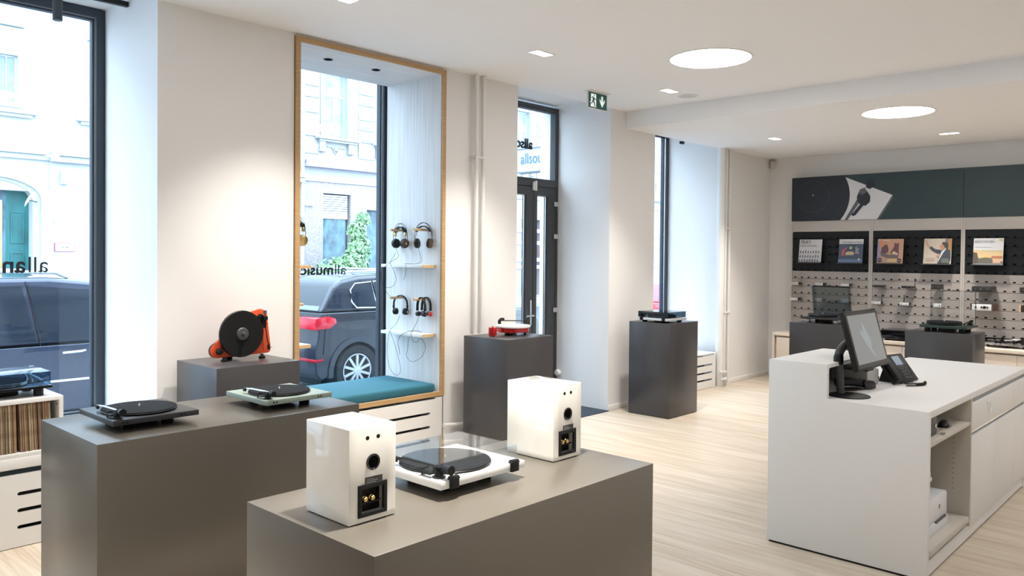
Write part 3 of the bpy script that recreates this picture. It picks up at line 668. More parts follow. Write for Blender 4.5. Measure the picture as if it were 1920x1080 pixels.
fl('print_bearing', hdp([(1610,.50),(1613,.40),(1620,.34),(1628,.38),(1634,.50),(1633,.62),(1626,.70),(1617,.68),(1611,.60)]), -.017, PB, hd)
fl('print_bearing', hdp([(1615,.34),(1624,.30),(1628,.40),(1620,.46),(1613,.42)]), -.0185, PG, hd)
fl('print_counterweight', hdp([(1626,.20),(1632,.13),(1640,.18),(1641,.28),(1633,.34),(1626,.30)]), -.0178, PB, hd)
fl('print_lift', hdp([(1604,.84),(1600,.88),(1603,.92),(1608,.90),(1624,.66),(1619,.62)]), -.0172, PB, hd)

def LP(label, y0, y1, deco):
    wd = .305; r = thing('record_sleeve', label, 'record', (10.462, (y0+y1)/2, 1.597)); r['group'] = 'record sleeves on the black slats'
    r.rotation_euler = (0, math.radians(8), 0)
    a = wd/2
    c_ = Box('sleeve', -.004, 0, -a, a, 0, .305, deco['base'], r)
    X = -.0042
    for i, (nm, m, pts) in enumerate(deco['shapes']):
        fl(nm, [(a-u*wd, (1-v)*.305) for u, v in pts], X-.0005*(i+1), m, r)
    for (s_, size, u, v, m) in deco.get('text', []):
        text('title', s_, size, m, r, (X-.0005*(len(deco['shapes'])+2), a-u*wd, (1-v)*.305), (PI/2,0,-PI/2), .0003)
    # ledge bracket
    lg = thing('record_ledge', 'thin black metal ledge under the '+deco['short'], 'ledge', (10.50, (y0+y1)/2, 1.585)); lg['group'] = 'ledges under the record sleeves'
    MB().box(-.075, .052, -.165, .165, 0, .003).box(-.075,-.072,-.165,.165,.003,.010).build('ledge', GREY, lg)
P = lambda n, c: mat('print '+n, c, .35)
rect = lambda u0, u1, v0, v1: [(u0,v0),(u1,v0),(u1,v1),(u0,v1)]
circ = lambda u, v, r, n=14: [(u+r*math.cos(2*PI*i/n), v+r*math.sin(2*PI*i/n)) for i in range(n)]
ink = P('ink', (.05,.05,.06)); ppr = P('paper', (.60,.61,.64))
sh = []
for row, v in enumerate((.60,.79,.975)):
    sh.append(('rule', P('pale rule', (.35,.35,.40)), rect(.02,.96,v,v+.010)))
    for k in range(8):
        u = .05+k*.115+(row == 2)*-.015; rr = random.Random(row*9+k); h_ = .07+rr.random()*.04
        sh.append(('figure', ink, [(u,v),(u+.012,v-h_),(u+.038,v-h_-.012),(u+.045,v-h_*.5),(u+.035,v)]))
LP('white record sleeve with a black title and rows of small figures', 4.496, 4.175, dict(base=ppr, shapes=sh, text=[('7RAY', .062, .05, .19, ink), ('JAZZY ZOETROPE', .028, .06, .32, ink)], short='white record sleeve with rows of figures'))
LP('dark blue record sleeve with a white title band and painted figures', 3.974, 3.637, dict(base=P('night blue', (.075,.095,.15)), shapes=[
  ('band', ppr, rect(.0,1,.0,.20)), ('sky', P('teal dark', (.05,.09,.10)), rect(.35,.72,.22,.5)), ('moon', P('cream', (.60,.48,.36)), circ(.49,.37,.062)), ('moon_eye', P('dark', (.05,.06,.07)), circ(.48,.36,.025)),
  ('table', P('ochre', (.50,.42,.26)), [(.28,.60),(.36,.53),(.60,.53),(.66,.60),(.60,.68),(.30,.68)]), ('red_figure', P('pink red', (.42,.10,.13)), [(.12,.70),(.13,.48),(.22,.42),(.33,.33),(.36,.38),(.25,.50),(.26,.70)]),
  ('pale_figure', P('lilac grey', (.26,.26,.34)), [(.68,.62),(.70,.50),(.68,.34),(.80,.28),(.72,.38),(.88,.40),(.78,.50),(.86,.55),(.84,.63)]), ('floor', P('blue grey', (.14,.20,.34)), rect(.0,1,.86,.999)), ('seal', ppr, circ(.86,.86,.042))],
  text=[('VON HAUS ZU HAUS', .026, .14, .165, ink)], short='dark blue record sleeve'))
LP('pink and brown painted record sleeve with two round black stickers', 3.479, 3.170, dict(base=P('rose beige', (.52,.31,.22)), shapes=[
  ('patch', P('lilac', (.34,.27,.38)), [(0,.1),(.07,.1),(.13,.5),(.12,.9),(0,.95)]), ('patch', P('orange wash', (.62,.25,.14)), [(.08,.05),(.3,.1),(.3,.3),(.12,.35)]), ('ground', P('mud', (.16,.13,.13)), [(.12,.55),(.5,.66),(.85,.55),(.82,.80),(.4,.80),(.15,.70)]),
  ('dark_figure', P('plum', (.12,.06,.08)), [(.14,.56),(.17,.36),(.28,.26),(.36,.22),(.43,.40),(.42,.56),(.28,.62)]), ('dark_figure', P('plum2', (.16,.07,.09)), [(.50,.60),(.66,.30),(.65,.14),(.72,.20),(.82,.16),(.83,.60)]),
  ('flowers', P('pale yellow', (.62,.52,.34)), circ(.66,.58,.07,7)), ('flowers', P('pale yellow', (.6,.5,.3)), circ(.76,.62,.05,6)), ('sun_patch', P('sand', (.62,.45,.24)), [(.45,.84),(.75,.82),(.85,.97),(.40,.97)]),
  ('title_lines', ppr, rect(.20,.46,.05,.075)), ('sticker', ink, circ(.12,.88,.09)), ('sticker_line', ppr, rect(.06,.18,.865,.885)), ('sticker', ink, circ(.87,.89,.085)), ('sticker_line', ppr, rect(.81,.92,.885,.90))], short='pink and brown record sleeve'))
LP('beige record sleeve showing a person in a dark suit stretching out one arm', 2.941, 2.630, dict(base=P('warm beige', (.50,.43,.36)), shapes=[
  ('corner', P('brown stripe', (.35,.20,.08)), rect(.86,1,0,.5)), ('corner', P('grey stripe', (.22,.17,.16)), rect(.77,.87,0,.14)), ('suit', P('suit blue grey', (.045,.055,.075)), [(.62,.50),(.84,.38),(.97,.50),(.98,.80),(.93,.995),(.52,.995),(.56,.68)]),
  ('sleeve_arm', P('suit blue grey', (.05,.06,.08)), [(.20,.37),(.27,.31),(.42,.42),(.60,.45),(.68,.50),(.62,.60),(.50,.60),(.32,.50)]), ('hand', P('skin', (.50,.28,.20)), [(.05,.06),(.08,.05),(.19,.27),(.24,.31),(.20,.36),(.12,.28)]),
  ('shirt', ppr, [(.66,.50),(.83,.39),(.72,.55),(.60,.80),(.55,.92),(.54,.90),(.60,.66)]), ('face', P('skin2', (.44,.22,.14)), [(.58,.30),(.64,.22),(.74,.24),(.74,.38),(.66,.45),(.60,.42)]), ('hair', P('hair', (.05,.05,.055)), [(.65,.20),(.68,.14),(.84,.14),(.89,.24),(.87,.40),(.78,.38),(.72,.28)]),
  ('hand', P('skin', (.50,.28,.20)), [(.45,.68),(.52,.62),(.63,.66),(.60,.72),(.50,.74)]), ('label_box', P('sage grey', (.12,.14,.12)), rect(.66,.92,.79,.97)), ('lines', P('brown line', (.36,.27,.20)), rect(.07,.46,.78,.79)), ('script', P('brown line', (.36,.27,.20)), rect(.10,.42,.85,.87))], short='beige record sleeve'))
LP('white record sleeve with a sunset painting on its lower half', 2.408, 2.093, dict(base=ppr, shapes=[
  ('painting', P('sunset sand', (.62,.46,.25)), rect(.01,.985,.45,.97)), ('painting_sky', P('sky haze', (.50,.44,.30)), rect(.3,.985,.45,.53)), ('painting_glow', P('glow', (.75,.50,.18)), rect(.2,.7,.68,.73)), ('painting_red', P('rust', (.42,.18,.09)), rect(.62,.985,.68,.78)), ('painting_land', P('olive dark', (.12,.115,.09)), [(.0,.54),(.12,.56),(.16,.70),(.20,.78),(.40,.74),(.62,.76),(.68,.86),(.99,.88),(.99,.97),(.0,.97)]),
  ('rock', P('dark brown', (.09,.075,.065)), [(.0,.55),(.13,.56),(.17,.74),(.19,.97),(.0,.97)]), ('box', P('peach', (.62,.38,.27)), rect(.67,.93,.82,.95)), ('yellow_label', P('yellow label', (.58,.54,.06)), rect(.85,.97,.04,.09)), ('line', P('pale rule', (.35,.35,.40)), rect(.05,.62,.335,.345))],
  text=[('BEETHOVEN', .036, .04, .17, P('grey type', (.22,.22,.23)))], short='white record sleeve with a sunset'))

# hi-fi units on brackets
DW = mat('white aluminium front', (.66,.67,.68), .3); DB = mat('black metal case', (.018,.018,.019), .45); WOOD = mat('dark walnut side', (.09,.045,.03), .5)
def device(label, y0, y1, z0, z1, xf_, dep, fm, bm_=DB, knobs=0, antenna=None, sides=None, big=0):
    cy = (y0+y1)/2; a = abs(y0-y1)/2; r = thing('hifi_unit', label, 'hi-fi unit', (xf_, cy, z0)); r['group'] = 'small hi-fi units on the grey slats'
    h = z1-z0
    MB().box(.004, dep, -a+.002, a-.002, .003, h-.002).build('case', bm_, r)
    MB().box(0, .0055, -a, a, .002, h).build('front', fm, r, bev=.001)
    dk = BLK if fm is DW else GREY
    for k in range(knobs): MB().cyl((-.006, -a*.6+k*(1.2*a/max(1,knobs-1)), h*.5), h*.13, .007, 'x', 14).build('knob', dk, r)
    if big: MB().cyl((-.012, big, h*.5), h*.21, .013, 'x', 20).build('volume_knob', dk, r)
    if antenna is not None: MB().cyl((dep-.01, antenna, h*.5), .004, .11, 'z', 8).build('antenna', BLK, r)
    if sides: MB().box(-.002, dep+.002, -a-.016, -a-.0005, .0, h+.003).build('wood_side', sides, r); MB().box(-.002, dep+.002, a+.0005, a+.016, .0, h+.003).build('wood_side', sides, r)
    for sy in (-a*.7, a*.7): MB().cyl((.02, sy, 0), .005, .003, 'z', 8).build('foot', BLK, r)
    br = thing('display_bracket', 'bracket under the '+label, 'bracket', (xf_+.01, cy, z0-.0045)); br['group'] = 'bracket shelves on the grey slats'
    MB().box(0, UX-.006-xf_-.01, -a*.8, a*.8, 0, .004).build('shelf', GREIGE, br); MB().box(UX-.012-xf_-.01, UX-.006-xf_-.01, -a*.8, a*.8, .004, .02).build('tab', GREIGE, br)
Z1, Z2 = 1.293, 1.085
device('white hi-fi unit at the left end of the upper row', 4.538, 4.435, Z1, Z1+.034, 10.34, .13, DW, knobs=4)
device('white hi-fi unit second in the upper row', 4.206, 4.107, Z1, Z1+.035, 10.34, .13, DW, knobs=5)
device('white hi-fi unit third in the upper row', 3.874, 3.773, Z1, Z1+.034, 10.34, .13, DW, knobs=3)
device('white hi-fi unit at the left end of the lower row', 4.542, 4.439, Z2, Z2+.034, 10.34, .13, DW, knobs=1)
device('white hi-fi unit second in the lower row behind the raised lid', 4.205, 4.115, Z2, Z2+.043, 10.34, .13, DW, knobs=2)
device('white hi-fi unit third in the lower row with a black dial', 3.871, 3.770, Z2, Z2+.044, 10.34, .06, DW, knobs=2, big=.0)
device('flat black hi-fi unit right of the first upright in the upper row', 3.482, 3.351, Z1, Z1+.030, 10.34, .10, DB, knobs=2)
device('flat black hi-fi unit with an upright antenna in the upper row', 3.144, 3.007, Z1, Z1+.030, 10.34, .10, DB, knobs=3, antenna=-.06)
device('cube shaped black hi-fi unit in the upper row', 2.813, 2.715, Z1-.005, Z1+.062, 10.34, .16, DB, knobs=2)
device('white hi-fi unit with a short antenna in the lower row', 3.492, 3.383, Z2, Z2+.034, 10.34, .10, DW, knobs=2, antenna=-.04)
device('white hi-fi unit with a tall antenna in the lower row', 3.162, 3.058, Z2, Z2+.034, 10.34, .11, DW, knobs=2, antenna=.03)
device('small deep white hi-fi unit seen through the clear raised lid', 2.783, 2.700, Z2-.005, Z2+.040, 10.34, .14, DW, bm_=mat('white metal case', (.5,.5,.5), .4), knobs=1)
device('wide black amplifier in the upper row above the silver one', 2.366, 2.166, Z1-.012, Z1+.052, 10.28, .24, DB, knobs=2, big=.01)
device('wide black amplifier cut by the right picture edge in the upper row', 1.895, 1.70, Z1-.008, Z1+.055, 10.28, .24, DB, knobs=2, big=.02)
device('wide silver amplifier with walnut sides in the lower row', 2.362, 2.165, Z2-.015, Z2+.060, 10.28, .24, DW, knobs=3, sides=WOOD, big=-.03)
device('black amplifier with oak sides at the right picture edge', 1.880, 1.68, Z2-.012, Z2+.060, 10.28, .24, DB, knobs=2, sides=OAKL, big=.02)

# bench below the unit
bn = thing('wall_bench', 'pale beige low cabinet bench below the wall display unit', 'bench', (10.0, 4.63, 0))
BE = mat('pale beige laminate', (.60,.52,.44), .5, noise=.03, nscale=(3,60,60)); BT = mat('bench top beige', (.66,.585,.50), .45)
MB().box(0, .715, -4.2, 0, .632, .670).build('bench_top', BT, bn, bev=.0015)
MB().box(.004, .715, -.03, 0, 0, .632).build('end_panel', BE, bn)
MB().box(.05, .07, -4.2, -.03, 0, .632).build('door_backing', BE, bn)  # plain beige board behind the bench doors
y = -.055; kk = 0
while y > -4.1:
    MB().box(.012, .032, y-.3855, y, .07, .612).build('door', BE, bn, bev=.0015); y -= .3885
MB().box(.03, .05, -4.2, -.03, .0, .065).build('kick_board', BE, bn)

# ------------------------------------------------------------------ ceiling fixtures
def em(name, col, st): return mat(name, (.8,.8,.8), .5, emit=col, estr=st)
LEDP = em('panel diffuser glow', (1.0,.975,.95), PANEL_L); LEDS = em('spot lens glow', (1.0,.93,.84), 14.0)
def round_panel(label, x, y, z, r):
    o = thing('ceiling_panel', label, 'ceiling light', (x, y, z))
    MB().lathe([(r-.004,0),(r+.006,0),(r+.006,-.006),(r-.004,-.006),(r-.004,0)], (0,0,0), 'z', 64).build('trim_ring', WHITE, o)
    MB().cyl((0,0,-.004), r-.0035, .003, 'z', 64).build('diffuser', LEDP, o)
round_panel('large round glowing ceiling panel nearest to the middle of the room', 5.665, 3.165, ZC, .315)
round_panel('large round glowing ceiling panel in the lowered ceiling near the display wall', 8.0, 2.49, ZL, .315)
for i, (x, y, z) in enumerate(((2.2,2.6,ZC),(3.2,.2,ZC),(6.0,.2,ZC),(9.2,.3,ZL),(.2,-1.2,ZC),(4.6,-2.6,ZC),(-1.8,1.6,ZC),(8.4,-2.6,ZL))):  # unseen panels, added out of view to light the room
    round_panel('added unseen round ceiling panel '+('above the camera','behind the camera','over the staff side of the counter','right of the display wall','behind and left of the camera','at the rear of the room','over the left plinths','in the rear far corner')[i], x, y, z, .315)
def downlight(label, x, y, z, rz=0, tilt=(0,0), wtt=None, cone=84):
    o = thing('recessed_downlight', label, 'ceiling light', (x, y, z), rz)
    MB().slab((-.105,.105), (-.058,.058), [(-.094,-.004,-.047,.047),(.004,.094,-.047,.047)], -.004, 0, axis='z').build('frame', WHITE, o)
    for sx in (-.049, .049):
        MB().box(sx-.044, sx+.044, -.046, .046, -.0018, -.0008).build('reflector', em('reflector glow', (1,.95,.88), 3.0), o)
        MB().cyl((sx,0,-.0034), .034, .0015, 'z', 20).build('lens', LEDS, o)
        ld = bpy.data.lights.new('downlight_beam', 'SPOT'); ld.energy = wtt or SPOT_W; ld.color = WARM; ld.spot_size = math.radians(cone); ld.spot_blend = .9; ld.shadow_soft_size = .04
        lo = bpy.data.objects.new('downlight_beam', ld); COL.objects.link(lo); lo.parent = o; lo.location = (sx, 0, -.02); lo.rotation_euler = (tilt[0], tilt[1], 0)
downlight('twin recessed downlight above the wooden window niche pier', 4.67, 4.07, ZC, 0, (math.radians(8),0))
downlight('twin recessed downlight near the exit sign', 6.52, 4.07, ZC, 0, (math.radians(6),0))
downlight('twin recessed downlight in the lowered ceiling by the narrow window', 8.875, 4.11, ZL, 0, (math.radians(5),0))
downlight('twin recessed downlight in front of the wall display unit', 9.705, 2.48, ZL, PI/2, (math.radians(0),math.radians(0)))
downlight('twin recessed downlight at the top picture edge', 2.86, 4.12, ZC, 0, (math.radians(8),0))
for x, y, z, l_, w_, c_ in ((9.705,.6,ZL,'right of the display wall',110,84), (1.85,1.75,ZC,'above the foreground plinth',300,52), (1.75,4.35,ZC,'above the left plinth',90,56), (.2,2.8,ZC,'left of the record rack',90,84)): downlight('twin recessed downlight '+l_, x, y, z, 0, wtt=w_, cone=c_)
csp = thing('ceiling_speaker', 'round white ceiling speaker beside the far downlight', 'ceiling speaker', (6.84, 4.06, ZC))
MB().lathe([(.098,0),(.100,-.004),(.088,-.006),(.084,-.003),(.084,0)], (0,0,0), 'z', 48).build('rim', WHITE, csp); MB().cyl((0,0,-.005), .084, .004, 'z', 40).build('grille', mat('grille grey white', (.60,.60,.60), .7), csp)
def track(label, x0, x1, y, z, spots):
    o = thing('track_light', label, 'track light', ((x0+x1)/2, y, z)); a = (x1-x0)/2
    MB().box(-a, a, -.018, .018, -.034, 0).build('track', BLK, o, bev=.004)
    if spots: MB().box(-a+.1, -a+.2, -.012, .012, -.001, .0295).box(a-.35, a-.25, -.012, .012, -.001, .0295).build('track_mount', BLK, o)
    for sx in spots:
        MB().cyl((sx-(x0+x1)/2, 0, -.052), .008, .02, 'z', 10).build('stem', BLK, o)
        MB().lathe([(.026,-.214),(.028,-.212),(.028,-.052),(.022,-.050)], (sx-(x0+x1)/2,0,0), 'z', 28).build('spot_head', mat('spot grey black', (.045,.055,.06), .4), o)
track('black track light with one cylindrical spot in the far left window reveal', -.9, 2.117, 5.47, NH-.03, (1.695,))
track('black track light in the reveal of the narrow far window', 8.93, 9.0, 5.40, 3.135, ())
es = thing('exit_sign', 'green emergency exit sign with running figure and arrow under the ceiling', 'exit sign', (6.125, 4.62, ZC))
MB().box(-.155,.165,-.035,.045,-.006,0).build('ceiling_plate', WHITE, es); MB().box(-.142,.150,-.001,.020,-.168,-.006).build('housing', WHITE, es, bev=.002)
EG = mat('exit green', (.008,.050,.040), .4, emit=(.02,.14,.11), estr=.15); EWt = mat('exit white', (.65,.68,.66), .4, emit=(.75,.80,.78), estr=.5)
MB().box(-.138,.148,-.0035,-.0008,-.160,-.014).build('sign_face', EG, es)
def ef(nm, pts, m, y): MB().prism([(-.138+u*.286, -.014-v*.146) for u, v in pts], y-.0006, y).build(nm, m, es, smooth=False)
ef('door_symbol', [(.12,.09),(.40,.09),(.40,.93),(.36,.93),(.10,.93),(.12,.70),(.06,.67),(.12,.60)], EWt, -.0037)
ef('figure_head', circ(.29,.20,.035), EG, -.0046)
ef('figure_body', [(.15,.36),(.18,.27),(.26,.27),(.33,.36),(.40,.42),(.39,.46),(.31,.42),(.29,.50),(.33,.68),(.36,.90),(.31,.90),(.28,.72),(.23,.58),(.19,.72),(.08,.74),(.08,.70),(.16,.67),(.20,.50),(.22,.33),(.19,.34),(.16,.42)], EG, -.0046)
ef('arrow', [(.69,.14),(.78,.14),(.78,.52),(.88,.32),(.88,.48),(.735,.86),(.60,.48),(.60,.30),(.69,.52)], EWt, -.0037)
sn = MB().box(-.03,.03,-.028,.028,0,.10).build('motion_sensor', mat('sensor beige', (.60,.56,.51), .5), None, bev=.006); sn.location = (10.655, 4.965, 2.905); sn.rotation_euler = (0,0,math.radians(-40))
tag(sn, 'small beige motion sensor high in the far room corner', 'sensor')

# ------------------------------------------------------------------ record rack on the left sill
rk = thing('record_rack', 'white open rack full of records on the far left window sill', 'rack', (1.21, 5.0, .501))
a = .371
MB().slab((-1.2, a), (0, .32), [(-.60,a-.023,.022,.298),(-1.18,-.62,.022,.298)], 0, .34).build('case', WHITE, rk, bev=.001)
MB().box(-1.19,a-.01,.335,.345,.01,.31).build('back_panel', WHITE, rk); MB().cyl((a-.026,.03,.27), .004, .004, 'x', 10).build('shelf_hole', BLK, rk)
rr = random.Random(3); x = 1.21+a-.055-.0; 
CO = [(.30,.20,.11),(.40,.30,.17),(.20,.13,.08),(.46,.38,.26),(.27,.16,.10),(.52,.45,.34),(.35,.22,.14),(.14,.10,.08),(.42,.26,.16),(.33,.27,.19)]
n = 0
while x > 1.22:
    th = rr.choice((.003,.004,.005,.007)); c = rr.choice(CO); h_ = .262+rr.random()*.010
    if n == 26: x -= .018
    key = 'old record sleeve %d' % CO.index(c)
    mm = mat(key, c, .8, noise=.35, nscale=(5,40,14))
    o = MB().box(-th/2, th/2, 0, .26, 0, h_).build('record', mm, None, smooth=False)
    o.location = (x, 5.018+rr.random()*.012, .525); o.rotation_euler = (0, math.radians(-2.2 if n < 26 else -1.2 if n < 60 else 0), 0)
    tag(o, 'worn brown record sleeve standing in the white rack', 'record', 'worn records packed in the white rack')
    x -= th+.0009; n += 1

# ------------------------------------------------------------------ headphones
def headphones(label, x, y, z, rz, R=.085, cup=.043, cupm=WOOD, gold=GOLD, halo=True, cord=None, cups2=None):
    """hang from a peg; band plane is local XZ, peg passes under the band top; origin = peg top"""
    r = thing('headphones', label, 'headphones', (x, y, z), rz)
    if halo:
        for oy in (-.012, .012):
            MB().tube([(R*.92*math.sin(t)*(1.0), oy, -.082+.115*math.cos(t)*1.0) for t in [math.radians(a) for a in range(-128,129,8)]], .0022, 8).build('wire_band', BLK, r)
        MB().prism([( .068*math.sin(t), -.060+.066*math.cos(t)) for t in [math.radians(a) for a in range(-75,76,10)]]+[(.060*math.sin(t), -.060+.058*math.cos(t)) for t in [math.radians(a) for a in range(75,-76,-10)]], -.020, .020).build('leather_band', BLK, r)
        for sx in (-1,1): MB().box(sx*.066-.006, sx*.066+.006, -.012,.012,-.078,-.045).build('slider', gold, r, bev=.001)
    else:
        MB().prism([(R*math.sin(t), -.076+.082*math.cos(t)) for t in [math.radians(a) for a in range(-95,96,8)]]+[((R-.009)*math.sin(t), -.076+.073*math.cos(t)) for t in [math.radians(a) for a in range(95,-96,-8)]], -.011, .011).build('headband', BLK, r, bev=.002)
        for sx in (-1,1): MB().box(sx*(R-.004)-.006, sx*(R-.004)+.006, -.010,.010,-.112,-.080).build('slider', BLK, r, bev=.001)
    zc = -.142 if halo else -.138
    for sx in (-1,1):
        T = Matrix.Translation((sx*(R*.62), 0, zc)) @ Matrix.Rotation(sx*math.radians(6), 4, 'Y')
        p = MB().lathe([(cup*.4,-sx*.014),(cup*.55,-sx*.017),(cup*.9,-sx*.012),(cup,0),(cup*.98,sx*.010)], (0,0,0), 'x', 32, T).build('ear_cup', BLK, r)
        MB().lathe([(cup*.95,sx*.010),(cup*.93,sx*.020),(cup*.55,sx*.024),(.001,sx*.024)], (0,0,0), 'x', 32, T).build('cup_cover', (cups2 if (cups2 and sx>0) else cupm), p)
        MB().lathe([(.008,sx*.024),(.008,sx*.027),(.001,sx*.028)], (0,0,0), 'x', 16, T).build('badge', gold, p)
    return r
def cord(label, pts, r_=.0016):
    o = MB().tube(spline(pts), r_, 6).build('headphone_cable', BLK, None); tag(o, label, 'cable'); return o
HZ_ = 1.873
headphones('black over-ear headphones with brown wood cups and gold badges on the upper left peg', 4.436, 5.485, HZ_+.016, math.radians(92), gold=GOLD)
headphones('black over-ear headphones with brown wood cups and silver badges on the upper right peg', 4.432, 5.170, HZ_+.016, math.radians(118), gold=CHROME)
headphones('black on-ear headphones with a white round badge on the lower left peg', 4.440, 5.480, 1.281+.007, math.radians(112), halo=False, cup=.030, cupm=BLK, gold=mat('white badge', (.8,.8,.8), .4), R=.072)
headphones('thin black headphones on the lower right peg, hanging in front', 4.400, 5.155, 1.281+.004, math.radians(88), halo=False, cup=.021, cupm=BLK, gold=GREY, R=.056)
headphones('thin black headphones with a red cup on the lower right peg', 4.456, 5.155, 1.281+.004, math.radians(92), halo=False, cup=.021, cupm=RED, gold=RED, R=.058, cups2=BLK)
headphones('black headphones with gold fittings on the left side of the window niche', 3.225, 5.195, HZ_+.016, math.radians(100), gold=GOLD, cupm=GOLD)
headphones('black headphones hidden by the oak frame on the lower left peg', 3.215, 5.195, 1.281+.007, math.radians(60), halo=False, cup=.028, cupm=BLK, gold=GREY, R=.066)
cord('thin black cable looping from the gold badged headphones over the upper shelf', [(4.40,5.50,1.70),(4.42,5.49,1.63),(4.36,5.54,1.575),(4.32,5.60,1.50),(4.335,5.60,1.38),(4.36,5.52,1.36),(4.38,5.47,1.42),(4.37,5.485,1.50),(4.34,5.50,1.569),(4.352,5.50,1.60),(4.39,5.49,1.66)])
cord('thin black cable hanging from the upper shelf down to the lower left headphones', [(4.34,5.585,1.50),(4.335,5.575,1.40),(4.34,5.56,1.33),(4.36,5.53,1.285),(4.37,5.50,1.26)])
cord('thin black cable curled on the upper shelf under the silver badged headphones', [(4.40,5.20,1.72),(4.41,5.19,1.66),(4.42,5.18,1.60),(4.40,5.22,1.572),(4.38,5.34,1.569),(4.40,5.38,1.569),(4.42,5.30,1.570)])
cord('short black cable end hanging below the upper shelf', [(4.335,5.28,1.56),(4.333,5.28,1.52),(4.335,5.29,1.47),(4.34,5.32,1.43)])
cord('thin black cable hanging in a long loop below the lower shelf', [(4.41,5.45,1.12),(4.40,5.48,1.05),(4.34,5.50,.985),(4.335,5.52,.90),(4.335,5.53,.78),(4.34,5.50,.66),(4.36,5.44,.60),(4.38,5.40,.64),(4.37,5.43,.78),(4.35,5.48,.93),(4.335,5.50,.985)])
cord('tangled black cable hanging below the lower shelf at its right end', [(4.41,5.19,1.13),(4.40,5.22,1.06),(4.37,5.24,.99),(4.335,5.24,.93),(4.335,5.25,.86),(4.34,5.27,.78),(4.36,5.22,.74),(4.38,5.13,.78),(4.38,5.08,.85),(4.37,5.07,.90),(4.36,5.11,.95),(4.36,5.16,.91),(4.35,5.20,.92),(4.34,5.22,.985)])
cord('black cable draped over the front of the lower shelf', [(4.42,5.17,.99),(4.39,5.20,1.0),(4.345,5.27,.992),(4.325,5.34,.95),(4.325,5.37,.89),(4.33,5.36,.84),(4.33,5.35,.79)], .002)
# ------------------------------------------------------------------ street: buildings opposite
WG = mat('facade window glass', (.30,.42,.50), .12, noise=.3, nscale=(3,3,3)); WGD = mat('dark street glass', (.08,.16,.20), .15, noise=.5, nscale=(4,4,3)); FW = mat('facade window frame white', (.74,.76,.78), .5)
JO = mat('facade joint grey', (.45,.50,.56), .9); PUR = mat('mauve cornice', (.36,.30,.42), .7); CURT = mat('pale curtain', (.80,.82,.84), .9)
FY = 22.0
A = thing('arched_house', 'white house with an arched green doorway opposite the far left window', 'building', (0, FY, -.12))
def q(z): return z+.12
holes = []; wins = []
for k in range(-7, 6):
    cx = 5.72+k*2.14
    if cx > 13.3: continue
    holes.append((cx-.22, cx+.22, q(5.22), q(6.37))); wins.append(cx)
holes += [(4.35, 6.30, q(-.12), q(3.12)), (7.27, 8.35, q(0.6), q(3.26)), (9.4,10.5,q(.6),q(3.26)), (11.4,12.6,q(.6),q(3.26)), (1.6,3.2,q(.6),q(3.2)), (-2.4,-.6,q(.6),q(3.2))]
MB().slab((-20, 13.84), (0, 14.5), holes, 0, .5).build('wall', FACB, A)
MB().box(-20, 13.84, .45, .6, 0, 9).build('interior_back', WGD, A)
for cx in wins:
    f = MB().slab((cx-.22,cx+.22), (q(5.22),q(6.37)), [(cx-.185,cx-.012,q(5.25),q(6.34)),(cx+.012,cx+.185,q(5.25),q(6.34))], .10, .16).build('window', FW, A)
    MB().box(cx-.2,cx+.2,.13,.14,q(5.24),q(6.35)).build('pane', WG, f)
    MB().slab((cx-.33,cx+.33), (q(5.12),q(7.05)), [(cx-.22,cx+.22,q(5.22),q(6.37))], -.04, .0).build('window_surround', FACB, A, bev=.01)
    MB().box(cx-.62,cx+.62,-.16,0,q(4.97),q(5.07)).box(cx-.52,cx+.52,-.10,0,q(4.89),q(4.97)).build('window_sill', FACB, A, bev=.015)
    MB().box(cx-.36,cx+.36,-.12,0,q(7.06),q(7.16)).build('window_hood', FACB, A, bev=.015)
    for sx in (-.13, .13): MB().lathe([(.085,-.045),(.085,-.052),(.001,-.052)], (cx+sx,0,q(6.70)), 'y', 20).build('round_vent', WG, A)
MB().box(-20, 6.63, -.14, 0, q(4.03), q(4.16)).box(-20, 6.63, -.07, 0, q(3.90), q(4.03)).box(6.63, 13.84, -.26, 0, q(4.03), q(4.17)).box(6.63, 13.84, -.18, 0, q(3.88), q(4.03)).build('cornice', FACB, A, bev=.012)
MB().box(6.63, 13.84, -.03, 0, 0, q(3.88)).box(-20, 3.9, -.03, 0, 0, q(3.88)).build('pier_face', FACB, A)
ac = 5.33
def arch(r0, r1, rise, n=18):
    o_ = [(ac-r1, 0)]+[(ac+r1*math.cos(PI-PI*i/n), q(2.92)+(rise+(r1-r0)*.8)*math.sin(PI*i/n)) for i in range(n+1)]+[(ac+r1, 0)]
    i_ = [(ac+r0, 0)]+[(ac+r0*math.cos(PI*i/n), q(2.92)+rise*math.sin(PI*i/n)) for i in range(n+1)]+[(ac-r0, 0)]
    return o_, i_
def ring(r0, r1, rise, y0, y1, nm, m):
    o_, i_ = arch(r0, r1, rise); n_ = len(o_); mb = MB()
    for i in range(n_-1):
        a_, b_, c_, d_ = o_[i], o_[i+1], i_[n_-2-i], i_[n_-1-i]
        mb.prism([a_, b_, c_, d_], y0, y1)
    return mb.build(nm, m, A, smooth=False)
ring(1.10, 1.36, .52, -.10, .0, 'arch_surround', FACB); ring(.93, 1.10, .45, -.03, .35, 'arch_reveal', FACB)
GD = mat('green wooden door', (.012,.13,.13), .5, noise=.3, nscale=(4,4,2)); 
dl = MB().box(5.76,6.26,.30,.36,0,q(3.30)).build('door', GD, A)
for z0, z1 in ((.15,.9),(1.05,1.75),(1.95,2.75)): MB().slab((5.86,6.16), (z0,z1), [(5.90,6.12,z0+.04,z1-.04)], .28, .30).build('door_panel', GD, dl, bev=.005)
MB().box(4.4,5.76,.30,.36,0,q(3.30)).build('shop_window', WGD, A); MB().box(5.60,5.66,.20,.24,.9,3.0).build('gilt_frame', GOLD, A)
